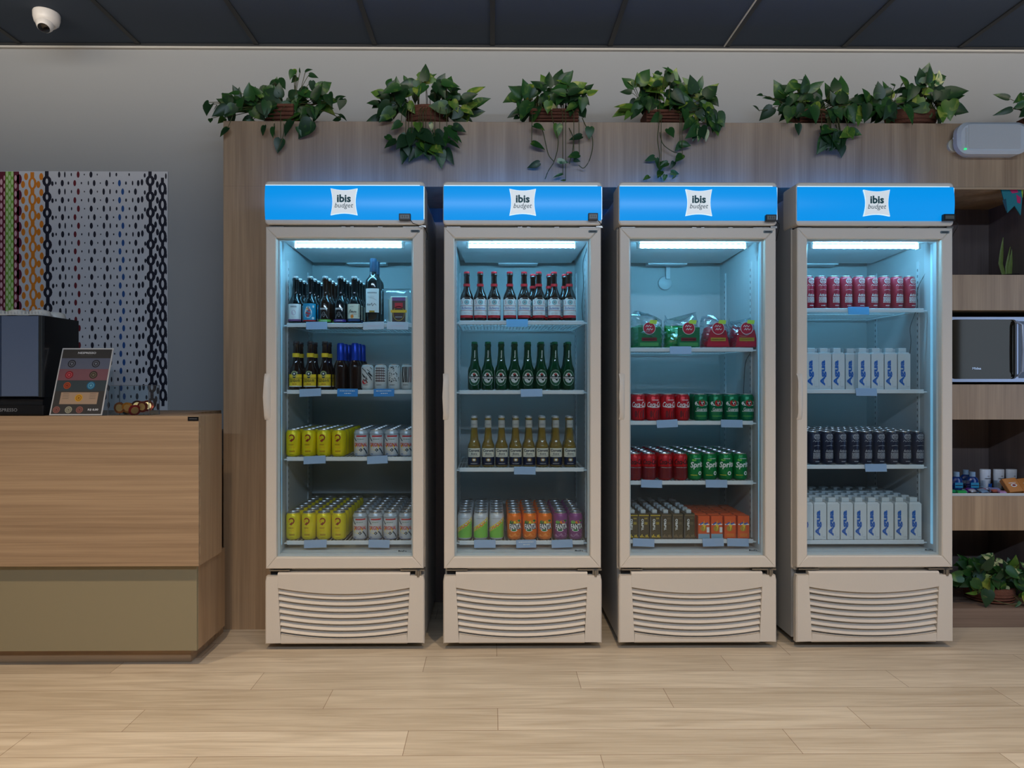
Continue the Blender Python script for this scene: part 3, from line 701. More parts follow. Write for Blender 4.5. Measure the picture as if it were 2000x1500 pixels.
def place_row(proto, i, k, pxs, Yc, label, cat, group, ry=None, jit=4, rows=1, pitch=0.067, cols=None, dz=0.0, rowx=0.0, turn=0):
    out = []
    for row in range(rows):
        for n, px in enumerate(pxs):
            x, _ = at(px, 750, Yc); c = (cols or ORD)[n]
            y = Yc+row*pitch
            rz = rad(random.uniform(-jit, jit)+turn)
            l = label+', '+c+' from left, '+('front' if row == 0 else ORD[row])+' row, '+SHN[k]+', '+FNAME[i]
            if rows == 1: l = label+', '+c+' from left on '+SHN[k]+', '+FNAME[i]
            o = proto.place((x+row*rowx, y, SZ[i][k]+dz), rz, l, cat, group)
            if row > 0 and getattr(proto, 'strip', True):
                for ch in list(o.children):
                    if ch.name.startswith('print') or ch.name.startswith('label'): bpy.data.objects.remove(ch)
            out.append(o)
    return out

# ---- yellow cans
def d_yel(q):
    q.ell(-0.001, 0.086, 0.0135, 0.0145, c_brn, inner=0.62, a0=-95, a1=150, n=18); q.ell(-0.001, 0.086, 0.0135, 0.0145, c_org, 0.0005, inner=0.72, a0=120, a1=215, n=8)
    q.poly([(0.004, 0.072), (0.002, 0.082), (-0.0115, 0.071), (-0.001, 0.066)], c_brn, 0.0009)
    small_lines(q, -0.003, (0.056, 0.0525), 0.022, c_brn, 0.0016, 3); small_lines(q, -0.001, (0.044, 0.040), 0.026, c_org, 0.0009, 4); small_lines(q, 0, (0.026, 0.022), 0.024, c_brn, 0.002, 5)
    small_lines(q, 0, (0.010,), 0.018, c_blk, 0.001, 6)
p_yel = can('drink_can', 0.033, 0.122, c_yel, d_yel)
# ---- white cans with a diamond and red lettering
def d_orig(q):
    q.rect(-0.045, 0.1005, 0.045, 0.1018, c_teal, 0.0006); q.rect(-0.018, 0.089, 0.030, 0.095, c_red)
    q.ell(-0.005, 0.044, 0.020, 0.016, c_yl, 0.0004); q.poly([(-0.03, 0.05), (0.032, 0.05), (0.028, 0.066), (-0.026, 0.066)], c_yl, 0.0005)
    small_lines(q, 0.002, (0.079,), 0.03, c_grn, 0.002, 9)
    q.text('ORIGINAL', 0.002, 0.0535, 0.062, 0.017, c_red, bold=0.02)
    q.stroke([(-0.036, 0.100), (-0.030, 0.086), (-0.017, 0.070)], 0.004, c_teal, 0.0010); q.stroke([(0.016, 0.038), (0.026, 0.026), (0.034, 0.012)], 0.005, c_teal, 0.0010)
    q.poly([(0.004, 0.022), (0.012, 0.030), (0.004, 0.038), (-0.004, 0.030)], c_teal, 0.0012); q.text('R', 0.004, 0.030, 0.004, 0.006, c_wht, 0.0015)
    small_lines(q, -0.018, (0.012,), 0.01, c_blue, 0.003, 2); q.rect(-0.045, 0.0045, 0.045, 0.0056, c_blue, 0.0006)
p_ori = can('drink_can', 0.033, 0.122, c_white, d_orig, neck=M('can_neck_pale', (190, 200, 208), 0.3, metal=0.3))
COL4 = ORD[:4]
YC = DF+0.012+0.033
place_row(p_yel, 0, 2, [573.5, 604, 633, 662.6], YC, 'yellow can', 'can', 'yellow cans on the lower shelves', rows=6)
place_row(p_ori, 0, 2, [705.7, 735.5, 765, 794], YC, 'white can with red lettering', 'can', 'white cans on the lower shelves', rows=6)
place_row(p_yel, 0, 3, [573.5, 604, 633, 662.6], YC, 'yellow can', 'can', 'yellow cans on the lower shelves', rows=7)
place_row(p_ori, 0, 3, [703.5, 733.5, 762.5, 793], YC, 'white can with red lettering', 'can', 'white cans on the lower shelves', rows=7)

# ---- slim patterned cans
def slim(seed, kind):
    rr = random.Random(seed)
    def d(q):
        if kind == 0:
            q.ell(-0.010, 0.036, 0.012, 0.010, c_red); q.poly([(-0.022, 0.05), (-0.004, 0.03), (0.008, 0.028), (-0.01, 0.046)], c_red)
            for k in range(13):
                u, v = rr.uniform(-0.026, 0.016), rr.uniform(0.045, 0.102); q.stroke([(u, v), (u+rr.uniform(0.008, 0.02), v-rr.uniform(0.008, 0.02))], rr.uniform(0.002, 0.0045), c_blk)
        elif kind == 1:
            for k in range(6): q.stroke([(-0.024, 0.098-k*0.0115), (0.0, 0.0985-k*0.0115+rr.uniform(-.001, .001)), (0.024, 0.097-k*0.0115)], 0.003+0.0014*(k % 2), c_blk)
            for k in range(5): q.stroke([(-0.016+k*0.008, 0.102), (-0.016+k*0.008+rr.uniform(-.001, .001), 0.036)], 0.0018, c_dkred)
        elif kind == 2:
            for k in range(46):
                u, v = rr.uniform(-0.024, 0.024), rr.uniform(0.036, 0.104); a = rr.uniform(0, PI); q.stroke([(u, v), (u+0.005*math.cos(a), v+0.005*math.sin(a))], rr.uniform(0.0018, 0.0036), c_blk)
        else:
            for k in range(9):
                u = -0.024+k*0.006; q.stroke([(u, 0.104), (u+rr.uniform(-.003, .003), 0.07), (u+rr.uniform(-.003, .003), 0.034)], rr.uniform(0.002, 0.0042), c_blk if k < 6 else c_dkred)
        small_lines(q, -0.006, (0.0225,), 0.024, c_blk, 0.0026, seed)
    return d
desc = ['slim white can with black strokes and a red patch', 'slim white can with a black grid of lines', 'slim white can flecked with black dashes', 'slim white can with tall black and red stripes']
for n, px in enumerate((718, 744, 770, 796)):
    p = can('slim_can', 0.0288, 0.116, M('can_chalk', (206, 210, 208), 0.45), slim(30+n, n)); x, _ = at(px, 750, DF+0.041)
    p.place((x, DF+0.041, SZ[0][1]), 0, desc[n]+', second shelf of leftmost fridge', 'can', 'slim patterned cans')

# ---- bottles
def bottle(name, prof, glass, deco, r, cap=None, foilprof=None, foilm=None):
    o = MB().lathe(prof, glass, 28).build(name); H = prof[-1][1]
    if cap:
        c = MB(); c.lathe([(0.0135, H-0.007), (0.0142, H-0.0045), (0.0132, H+0.001), (0.0115, H+0.002), (0, H+0.002)], cap, 20); c.build('cap', o)
    if foilprof: MB().lathe(foilprof, foilm, 24).build('foil', o)
    q = MB(); q.fn = cyl(r+0.0003); deco(q)
    if q.v: q.build('label_print', o, smooth=False)
    return Proto(o)
def longneck(h, r, sh, nk, nr=0.0125):
    """body radius r up to sh, shoulder to nk, neck to h"""
    return [(0, 0.002), (r-0.006, 0.0), (r, 0.006), (r, sh), (r-0.003, sh+0.012), (r-0.010, sh+0.028), (nr+0.003, nk-0.006), (nr+0.001, nk+0.01), (nr-0.0005, h-0.02), (nr+0.0015, h-0.016), (nr+0.0015, h-0.010), (nr, h-0.008), (nr, h)]
def neckband(q, rr, z0, z1, m):
    f = q.fn; q.fn = cyl(rr); q.rect(-rr*1.5, z0, rr*1.5, z1, m); q.fn = f
R = 0.0305
def d_lab(k):
    def d(q):
        W = 0.036
        if k == 0: q.rect(-W, 0.018, W, 0.088, c_wht); q.rect(-W, 0.010, W, 0.019, M('ink_mauve', (120, 70, 120), 0.4), 0.0006); small_lines(q, 0, (0.077, 0.074), 0.028, c_grey, 0.003, 7); q.ell(0, 0.048, 0.010, 0.012, M('ink_blush', (214, 196, 206), 0.4), 0.0008); small_lines(q, 0, (0.028,), 0.024, c_grey, 0.001, 8)
        if k == 1:
            q.rect(-W, 0.012, W, 0.090, M('ink_sky', (26, 150, 190), 0.4)); q.rect(-W, 0.010, W, 0.016, c_red, 0.0006)
            q.ell(-0.002, 0.048, 0.017, 0.024, c_wht, 0.0008); q.ell(-0.002, 0.068, 0.010, 0.010, c_wht, 0.0008)
            for (u, v, s) in ((-0.004, 0.066, 0.005), (0.003, 0.058, 0.006), (-0.007, 0.047, 0.006), (0.003, 0.044, 0.006), (-0.003, 0.034, 0.006)): q.ell(u, v, s, s*0.8, c_org if s < .0055 else c_red, 0.0012, inner=0.3)
            q.ell(0.021, 0.076, 0.004, 0.006, c_wht, 0.001); q.ell(0.02, 0.024, 0.006, 0.005, c_wht, 0.001)
        if k in (2, 3):
            m = c_lim if k == 2 else M('ink_violet', (88, 60, 150), 0.4); q.rect(-W, 0.008, W, 0.018, m); small_lines(q, 0, (0.068, 0.064), 0.034, c_wht, 0.003, 40+k); 
            q.stroke([(-0.016, 0.024), (-0.008, 0.042), (0.0, 0.028), (0.008, 0.042), (0.016, 0.024)], 0.002, c_grey); small_lines(q, 0, (0.013,), 0.03, c_wht, 0.0024, 60+k)
            q.ell(0, 0.046, 0.006, 0.006, c_grey, inner=0.7)
        if k == 4: 
            q.rect(-W*0.93, 0.022, W*0.93, 0.088, M('ink_cream', (226, 222, 200), 0.4)); small_lines(q, -0.006, (0.076,), 0.016, c_grey, 0.0024, 12)
            q.stroke([(-0.020, 0.042), (-0.014, 0.060), (-0.010, 0.062), (-0.013, 0.050), (-0.008, 0.050), (-0.004, 0.058), (-0.004, 0.048), (0.0, 0.054), (0.003, 0.048), (0.006, 0.056), (0.010, 0.048), (0.012, 0.055), (0.016, 0.049)], 0.0022, c_blk, 0.001)
            q.ell(-0.004, 0.032, 0.007, 0.008, c_org, 0.0008); small_lines(q, 0.008, (0.042,), 0.02, c_dkred, 0.0014, 5)
            for j in range(8): q.rect(0.026, 0.030+j*0.007, 0.029, 0.034+j*0.007, c_blk, 0.0009)
            q.rect(-W, 0.010, W, 0.020, M('ink_slate_blue', (44, 70, 120), 0.4))
    return d
bn = ['brown bottle with a plain white label', 'brown bottle with a turquoise label and red rings', 'brown bottle with white print and a green base band',
      'brown bottle with white print and a violet base band', 'brown bottle with a cream label in black script']
for n, px in enumerate((577, 606, 635.5, 665, 692)):
    p = bottle('beer_bottle', longneck(0.214, R, 0.088, 0.130), g_blk if n not in (2,) else g_brn, d_lab(n), R, capw)
    for row in range(4):
        x, _ = at(px, 750, DF+0.045); lab = bn[n]+', '+('front' if row == 0 else ORD[row])+' row, leftmost fridge'
        p.place((x, DF+0.045+row*0.066, SZ[0][0]), 0, lab, 'bottle', 'craft beer bottles on the top shelf')
# wine
def d_wine(q):
    q.rect(-0.034, 0.050, 0.034, 0.158, c_wht); small_lines(q, 0, (0.140, 0.137), 0.044, c_grey, 0.003, 21); small_lines(q, -0.006, (0.122, 0.117), 0.03, c_grey, 0.001, 22)
    q.stroke([(-0.01, 0.116), (0.008, 0.112), (0.022, 0.104)], 0.0012, c_grey); q.stroke([(-0.026, 0.084), (-0.018, 0.090), (-0.020, 0.080), (-0.01, 0.088), (-0.010, 0.080), (0.0, 0.092), (0.002, 0.078), (0.012, 0.090), (0.020, 0.082)], 0.002, c_blk)
    q.rect(-0.012, 0.050, 0.012, 0.058, c_gold, 0.0008)
p_wine = bottle('wine_bottle', [(0, 0.004), (0.03, 0.0), (0.036, 0.008), (0.036, 0.185), (0.033, 0.200), (0.022, 0.214), (0.0155, 0.226), (0.0145, 0.24), (0.0145, 0.288), (0.0155, 0.289), (0.0155, 0.296), (0, 0.297)], g_blk, d_wine, 0.036,
                None, [(0.0150, 0.236), (0.0160, 0.2365), (0.0160, 0.2965), (0.012, 0.298), (0, 0.298)], M('wine_capsule', (14, 44, 66), 0.35))
for row in range(2):
    x, _ = at(729, 750, DF+0.05); p_wine.place((x, DF+0.05+row*0.078, SZ[0][0]), 0, 'dark wine bottle with a tall white label, '+('in front' if row == 0 else 'standing behind the other')+', leftmost fridge', 'bottle', 'wine bottles')
# yellow labelled beer
def d_eis(q):
    q.rect(-0.036, 0.016, 0.036, 0.070, c_yl); q.ell(0, 0.072, 0.0135, 0.0135, M('ink_pale_green', (170, 186, 130), 0.4), 0.0008); q.ell(0, 0.072, 0.009, 0.009, c_teal, 0.0011); q.ell(0, 0.073, 0.0035, 0.004, c_wht, 0.0014)
    q.poly([(-0.008, 0.06), (0.008, 0.06), (0.004, 0.054), (-0.004, 0.054)], c_teal, 0.0012)
    q.text('EISENBAHN', 0, 0.042, 0.050, 0.015, M('ink_olive', (70, 76, 20), 0.4)); small_lines(q, 0, (0.026,), 0.02, c_brn, 0.003, 8); q.rect(-0.036, 0.052, 0.036, 0.054, M('ink_olive', (70, 76, 20)), 0.0006)
    q.rect(-0.036, 0.014, 0.036, 0.018, c_wht, 0.0006); neckband(q, 0.0165, 0.148, 0.166, c_yl)
p_eis = bottle('beer_bottle', longneck(0.218, R, 0.078, 0.128, 0.0128), g_brn, d_eis, R, M('cap_dark', (60, 58, 60), 0.35, metal=0.4))
for n, px in enumerate((578.6, 606.5, 635)):
    for row in range(2):
        x, _ = at(px, 750, DF+0.045); p_eis.place((x, DF+0.045+row*0.07, SZ[0][1]), 0, 'brown bottle with bright yellow label, '+ORD[n]+' from left, '+('front' if row == 0 else 'second')+' row, leftmost fridge', 'bottle', 'yellow labelled beer bottles')
p_foil = bottle('beer_bottle', longneck(0.208, R, 0.105, 0.140, 0.0150), g_brn, lambda q: None, R, None,
                [(0.0185, 0.126), (0.0178, 0.140), (0.0172, 0.16), (0.0168, 0.205), (0.0135, 0.212), (0, 0.213)], foil)
for n, px in enumerate((665.5, 693.5)):
    for row in range(3):
        x, _ = at(px, 750, DF+0.045); p_foil.place((x+row*0.003, DF+0.045+row*0.066, SZ[0][1]), 0, 'brown bottle with blue foil neck, '+('left' if n == 0 else 'right')+' column, '+('front' if row == 0 else ORD[row])+' row, second shelf, leftmost fridge', 'bottle', 'blue foil topped bottles')
# snack bags at the right of the top shelf
M_film = clear('crinkled_film', (0.90, 0.95, 0.97), 0.16, 0.55, 0.16)
M_white_food = M('pale_food', (206, 206, 190), 0.7)
def pillow(w_, h_, d_, m, seed, n=14, crinkle=0.003, taper=0.5, nar=0.0, slump=0.0):
    rr = random.Random(seed); q = MB(); rings = []
    for j in range(n+1):
        t = j/n; th = d_*(math.sin(PI*min(1, max(0.0, t))**0.7)**taper if 0 < t < 1 else 0.04)+0.001; ring = []
        for i in range(20):
            a = 2*PI*i/20; cx, cy = math.cos(a), math.sin(a)
            sx = math.copysign(abs(cx)**0.6, cx)*w_/2*(1-nar*t*t); sy = math.copysign(abs(cy)**0.9, cy)*th/2
            ring.append((sx+rr.uniform(-crinkle, crinkle)*.4, sy+rr.uniform(-crinkle, crinkle), h_*t*(1-slump*(0.5+0.5*math.sin(cx*2.2+seed)))+rr.uniform(-crinkle, crinkle)*(0 < t)))
        rings.append(ring)
    q.loft(rings, m); return q
x, _ = at(779, 750, DF+0.03); t = empty('snack_pack', (x, DF+0.035, SZ[0][0])); tag(t, 'snack pack with brown label and yellow ribbon band, right end of top shelf, leftmost fridge', 'snack')
MB().prism([(-0.040, 0.0), (0.040, 0.0), (0.041, 0.10), (0.038, 0.124), (-0.038, 0.124), (-0.041, 0.10)], -0.008, 0.012, M_white_food, 0.004).build('wrapper', t)
q = MB(); q.fn = flat(-0.008); q.rect(-0.030, 0.002, 0.030, 0.116, M('ink_cocoa', (74, 40, 34), 0.4), 0.0006); q.rect(-0.030, 0.104, 0.030, 0.12, M('ink_mauve', (120, 70, 120)), 0.0009); q.rect(-0.018, 0.070, 0.018, 0.094, c_red, 0.001)
q.ell(0, 0.046, 0.027, 0.034, c_gold, 0.001, inner=0.9); q.rect(-0.036, 0.050, 0.036, 0.062, M('ink_amber', (236, 176, 20), 0.4), 0.0013); small_lines(q, 0, (0.030,), 0.03, c_wht, 0.002, 4); small_lines(q, 0, (0.080,), 0.02, c_wht, 0.003, 4); q.build('label_print', t, smooth=False)
x, _ = at(775, 750, DF+0.12); bg = tag(pillow(0.135, 0.165, 0.06, M_film, 5, crinkle=0.004).build('clear_bag', loc=(x, DF+0.10, SZ[0][0])), 'crinkled clear plastic bag behind the brown snack pack, leftmost fridge', 'bag')
x, _ = at(755, 750, DF+0.06)
MB().cbox(-0.035, 0.04, -0.012, 0.03, 0.004, 0.12, M_white_food, 0.003).build('contents', bg, smooth=False)

# ---- second fridge
def d_bud(q):
    q.rect(-0.036, 0.022, 0.036, 0.098, c_wht); q.ell(0, 0.098, 0.024, 0.008, c_wht, 0.0005); q.rect(-0.036, 0.014, 0.036, 0.026, c_red, 0.0007)
    q.ell(0, 0.084, 0.011, 0.011, M('ink_pale_teal', (120, 176, 180), 0.4), 0.0008, inner=0.55); q.ell(0, 0.084, 0.005, 0.005, c_grey, 0.0008)
    q.stroke([(-0.026, 0.095), (-0.020, 0.084), (-0.024, 0.076)], 0.0018, c_red); q.stroke([(0.026, 0.095), (0.020, 0.084), (0.024, 0.076)], 0.0018, c_red); q.rect(-0.034, 0.068, 0.034, 0.0695, c_red, 0.0009)
    q.text('Budweiser', 0, 0.058, 0.050, 0.013, c_blue, shear=0.3, bold=0.0); q.rect(-0.034, 0.046, 0.034, 0.0475, c_red, 0.0009); small_lines(q, 0, (0.036, 0.033), 0.03, c_grey, 0.001, 1)
    neckband(q, 0.0152, 0.158, 0.170, c_red)
p_bud = bottle('beer_bottle', longneck(0.224, R, 0.106, 0.152), g_brn, d_bud, R, capr)
place_row(p_bud, 1, 0, [911.6, 938, 965, 995.7, 1023.6, 1052.3, 1082.3, 1112], DF+0.045, 'red capped beer bottle', 'bottle', 'red capped beer bottles')
for n, px in enumerate((1041, 1073, 1103)):
    x, _ = at(px, 750, DF+0.11); p_bud.place((x, DF+0.112, SZ[1][0]), 0, 'red capped beer bottle in the second row, '+ORD[n]+' from left, top shelf of second fridge', 'bottle', 'red capped beer bottles')
def d_hei(q):
    q.ell(0, 0.056, 0.027, 0.036, M('ink_silver_green', (150, 176, 160), 0.4), inner=0.0); q.ell(0, 0.056, 0.0245, 0.033, M('ink_deep_green', (6, 78, 44), 0.4), 0.0008, inner=0.72)
    q.ell(0, 0.056, 0.017, 0.023, c_wht, 0.0009); q.rect(-0.031, 0.050, 0.031, 0.063, c_blk, 0.0012); q.text('Heineken', 0, 0.0565, 0.050, 0.0105, c_wht, 0.0015)
    q.poly([(0, 0.078), (0.002, 0.073), (0.006, 0.073), (0.003, 0.070), (0.004, 0.066), (0, 0.069), (-0.004, 0.066), (-0.003, 0.070), (-0.006, 0.073), (-0.002, 0.073)], c_red, 0.0014)
    small_lines(q, 0, (0.044, 0.040, 0.036), 0.022, MATS['ink_deep_green'], 0.001, 2)
    f = q.fn; q.fn = cyl(0.0158); q.text('Heineken', 0.001, 0.163, 0.034, 0.006, c_wht, up=True); q.fn = f
p_hei = bottle('beer_bottle', longneck(0.218, 0.0298, 0.088, 0.150, 0.0135), g_grn, d_hei, 0.0298, M('cap_green', (20, 104, 62), 0.35, metal=0.4))
hx = [926.8, 953, 979, 1005, 1031, 1057, 1083.3, 1109.5]
place_row(p_hei, 1, 1, hx, DF+0.045, 'green beer bottle', 'bottle', 'green beer bottles', rows=2, pitch=0.07)
def d_cor(q):
    q.rect(-0.034, 0.046, 0.034, 0.086, M('ink_ivory', (214, 212, 196), 0.4)); q.text('Corona', 0, 0.076, 0.052, 0.013, c_navy, bold=0.03); q.text('Extra', 0, 0.061, 0.028, 0.008, c_navy, shear=0.2)
    small_lines(q, 0, (0.052,), 0.036, c_navy, 0.002, 9)
    q.rect(-0.034, 0.010, 0.034, 0.046, M('ink_midnight', (22, 28, 56), 0.4)); q.ell(0, 0.034, 0.010, 0.009, c_gold, 0.0008, n=8); q.ell(0, 0.034, 0.006, 0.005, c_wht, 0.001, n=7); small_lines(q, 0, (0.017,), 0.03, c_wht, 0.0014, 3)
    f = q.fn; q.fn = cyl(0.0150); q.rect(-0.022, 0.178, 0.022, 0.212, M('ink_frost', (176, 176, 170), 0.4)); small_lines(q, 0, (0.19, 0.194), 0.02, c_navy, 0.001, 4); q.fn = f
p_cor = bottle('beer_bottle', longneck(0.228, 0.029, 0.090, 0.150, 0.0135), g_amb, d_cor, 0.029, capw)
place_row(p_cor, 1, 2, [926, 953.3, 979.7, 1007, 1033, 1059, 1085.6, 1112.7], DF+0.043, 'clear amber beer bottle', 'bottle', 'amber beer bottles', rows=2, pitch=0.066)
def d_gin(q):
    q.poly([(-0.045, 0.0), (0.045, 0.0), (0.045, 0.088), (-0.045, 0.036)], c_lim, 0.0004) if False else None
    for k in range(16):
        u = -0.040+k*0.005; v = 0.062+u*0.75; q.add([q.fn(u, 0.010, .0004), q.fn(u+.005, 0.010, .0004), q.fn(u+.005, v+.00375, .0004), q.fn(u, v, .0004)], [(0, 1, 2, 3)], c_lim)
    q.stroke([(-0.040, 0.040), (0, 0.066), (0.040, 0.094)], 0.017, c_yl, 0.0008); q.stroke([(-0.022, 0.048), (-0.014, 0.060), (-0.008, 0.056), (0.0, 0.068), (0.006, 0.064), (0.014, 0.076), (0.022, 0.080)], 0.004, c_org, 0.0012); q.rect(-0.02, 0.096, 0.02, 0.0975, c_grey)
p_gin = can('drink_can', 0.033, 0.122, c_white, d_gin)
def d_fan(body2, leaf):
    def d(q):
        q.ell(-0.016, 0.080, 0.010, 0.007, c_lim if leaf else c_grn, 0.0006); q.ell(0.006, 0.080, 0.012, 0.008, c_org if leaf else MATS['ink_yellow'], 0.0005); q.ell(0.02, 0.086, 0.008, 0.005, c_grn, 0.0006)
        q.rect(-0.028, 0.048, 0.032, 0.074, c_navy, 0.0007); q.text('FANTA', 0.002, 0.061, 0.056, 0.024, c_wht, 0.0012, bold=0.04, rot=0.05)
        q.ell(-0.005, 0.044, 0.015, 0.006, c_wht, 0.0008); q.ell(-0.005, 0.044, 0.011, 0.004, c_grn, 0.0010); q.ell(0.010, 0.024, 0.016, 0.008, body2, 0.0005); q.ell(-0.018, 0.020, 0.012, 0.006, body2, 0.0005)
    return d
p_fao = can('drink_can', 0.033, 0.122, c_fan, d_fan(M('ink_apricot', (250, 150, 60), 0.4), False)); p_fap = can('drink_can', 0.033, 0.122, c_pur, d_fan(M('ink_lilac', (170, 120, 160), 0.4), True))
place_row(p_gin, 1, 3, [907.8, 939, 970], YC, 'silver and lime green can', 'can', 'cans on the bottom shelf of the second fridge', rows=6)
place_row(p_fao, 1, 3, [1004.5, 1034.4, 1064], YC, 'bright orange can', 'can', 'cans on the bottom shelf of the second fridge', rows=6)
place_row(p_fap, 1, 3, [1094.4, 1123.6], YC, 'purple can', 'can', 'cans on the bottom shelf of the second fridge', rows=6)

# ---- third fridge
def bread(px, wd, col, colb, seed, lab, cx=0.0, ban=None):
    x, _ = at(px, 750, DF+0.07); t = empty('bread_bag', (x, DF+0.075, SZ[2][0])); tag(t, lab, 'bread', 'bagged bread on the top shelf')
    pillow(wd*0.98, 0.108, 0.115, col, seed, crinkle=0.004, taper=0.3, nar=0.0 if not ban else 0.32, slump=0.14).build('loaf_wrap', t)
    f = pillow(wd*1.08, 0.168 if not ban else 0.15, 0.128, M_film, seed+1, n=20, crinkle=0.009, taper=0.5, nar=0.12, slump=0.22).build('clear_bag', t)
    q = MB(); q.fn = flat(-0.066); q.rect(cx-0.05, 0.004, cx+0.05, 0.092, colb, 0.0, 1) if not ban else q.poly([(cx-0.052, 0.004), (cx+0.052, 0.004), (cx+0.036, 0.080), (cx-0.036, 0.080)], colb, 0.0); q.ell(cx, 0.088, 0.0285, 0.0285, c_wht, 0.0008); q.ell(cx, 0.088, 0.0265, 0.0265, M('badge_crimson', (190, 20, 52), 0.35), 0.0012)
    for (a, b_) in ((-0.016, 0.094), (-0.012, 0.080)):
        q.stroke([(cx+a, b_), (cx+a+0.006, b_+0.008), (cx+a+0.010, b_), (cx+a+0.016, b_+0.008), (cx+a+0.022, b_), (cx+a+0.028, b_+0.006)], 0.0022, c_wht, 0.0016)
    q.rect(cx-0.034, 0.030, cx+0.034, 0.046, ban or c_dkred, 0.0008, 1); small_lines(q, cx, (0.038,), 0.056, c_wht if not ban else c_dkred, 0.0026, seed); q.rect(cx-0.042, 0.008, cx+0.042, 0.0235, M('ink_leaf', (70, 150, 80), 0.4) if not ban else MATS['badge_crimson'], 0.0006, 1)
    q.poly([(cx-0.02+seed % 3*0.01, 0.110), (cx+0.012+seed % 3*0.01, 0.106), (cx+0.016+seed % 3*0.01, 0.124), (cx-0.016+seed % 3*0.01, 0.126)], M('lime_sticker', (196, 226, 80), 0.4), 0.002)
    q.build('label_print', t, smooth=False)
GR = M('wrap_green', (10, 132, 70), 0.3); GR2 = M('wrap_deep_green', (16, 110, 66), 0.3); RD = M('wrap_red', (196, 44, 62), 0.3); RD2 = M('wrap_crimson', (178, 30, 50), 0.3)
bread(1262, 0.145, GR, GR2, 11, 'green wrapped bread bag, leftmost on the top shelf of third fridge')
bread(1329, 0.150, M('wrap_bright_green', (40, 168, 80), 0.3), GR2, 14, 'green wrapped bread bag, second from left on the top shelf of third fridge', 0.02)
bread(1394, 0.120, RD, RD2, 17, 'red wrapped bread bag, left of the two red ones, third fridge', 0.0, c_gold)
bread(1447, 0.110, RD, RD2, 20, 'red wrapped bread bag, right of the two red ones, third fridge', 0.004, c_gold)
def d_coke(q):
    q.text('Coca-Cola', 0.004, 0.074, 0.078, 0.024, c_wht, shear=0.35, bold=0.02, rot=0.03); q.stroke([(-0.034, 0.064), (-0.01, 0.060), (0.03, 0.062)], 0.003, c_wht)
    q.stroke([(0.0, 0.012), (-0.001, 0.03), (0.003, 0.046)], 0.016, c_dkred, 0.0006); q.stroke([(0.018, 0.012), (0.018, 0.03), (0.02, 0.05)], 0.009, c_dkred, 0.0006); q.ell(-0.016, 0.030, 0.006, 0.016, c_dkred, 0.0006); q.rect(-0.012, 0.092, 0.02, 0.0945, c_wht)
p_cok = can('drink_can', 0.033, 0.122, c_cola, d_coke)
def d_gua(q):
    q.ell(-0.016, 0.078, 0.017, 0.010, c_wht); q.ell(0.016, 0.078, 0.017, 0.010, c_wht); q.ell(0, 0.080, 0.0155, 0.0165, c_grn, 0.0008); q.ell(0, 0.080, 0.0140, 0.0150, M('ink_fruit_red', (190, 26, 30), 0.35), 0.0011)
    q.ell(-0.005, 0.078, 0.003, 0.004, c_blk, 0.0014); q.ell(0.005, 0.078, 0.003, 0.004, c_blk, 0.0014); q.ell(0, 0.094, 0.008, 0.004, c_grn, 0.0014)
    q.text('Guaraná', 0.002, 0.052, 0.050, 0.015, c_wht, bold=0.01); q.rect(-0.03, 0.0415, 0.03, 0.0435, c_wht, 0.0006); q.rect(-0.026, 0.02, 0.022, 0.022, c_lim, 0.0006)
p_gua = can('drink_can', 0.033, 0.122, c_teg, d_gua)
def d_zer(q):
    q.text('Coca-Cola', 0.003, 0.084, 0.072, 0.024, c_blk, shear=0.35, bold=0.02, rot=0.03); q.rect(-0.045, 0.008, 0.045, 0.062, c_dkred, 0.0004); small_lines(q, 0, (0.058,), 0.05, c_wht, 0.001, 3)
p_zer = can('drink_can', 0.033, 0.122, c_colz, d_zer)
def d_spr(q):
    q.text('Sprite', 0.006, 0.068, 0.074, 0.034, c_wht, shear=0.2, bold=0.03, rot=0.06); q.rect(-0.012, 0.097, 0.018, 0.099, c_wht); q.ell(0.014, 0.032, 0.009, 0.009, c_wht, 0.0006, inner=0.5); q.rect(-0.03, 0.0225, 0.0, 0.0245, c_yl); q.ell(-0.014, 0.092, 0.01, 0.005, c_lim, 0.0005)
p_spr = can('drink_can', 0.033, 0.122, c_grn, d_spr)
place_row(p_cok, 2, 1, [1246, 1274.5, 1303.5, 1332], YC, 'red cola can', 'can', 'red cola cans', rows=2, turn=6, jit=8)
place_row(p_gua, 2, 1, [1367.4, 1396.5, 1427.5, 1457.5], YC, 'dark green can with red fruit', 'can', 'green fruit cans', rows=2, jit=9, turn=4)
place_row(p_zer, 2, 2, [1239, 1267, 1298.5, 1328], YC, 'red can with dark base', 'can', 'dark lettered red cans', rows=6)
place_row(p_spr, 2, 2, [1356, 1385, 1416, 1444.5], YC, 'green can with white lettering', 'can', 'white lettered green cans', rows=6, jit=12)
def carton(name, w_, h_, d_, body, deco, capm, capw_=0.022, caph=0.016, slope=0.0):
    b = MB(); c = 0.002
    if slope: b.loft([[(-w_/2, 0, z), (w_/2, 0, z), (w_/2, d_, z), (-w_/2, d_, z)] for z in (0, h_)]+[[(-w_/2+0.006, 0.006, h_+slope), (w_/2-0.006, 0.006, h_+slope), (w_/2-0.006, d_-0.006, h_+slope), (-w_/2+0.006, d_-0.006, h_+slope)]], body)
    else: b.cbox(-w_/2, w_/2, 0, d_, 0, h_, body, c)
    o = b.build(name, smooth=False); H = h_+slope
    if capm: 
        k = MB(); k.prism(k.rrect(-capw_/2, capw_/2, H+0.0002, H+caph, 0.002), d_*0.22, d_*0.72, capm, 0.0015); k.build('cap', o)
    q = MB(); q.fn = flat(0.0); deco(q); q.build('print', o, smooth=False); return Proto(o)
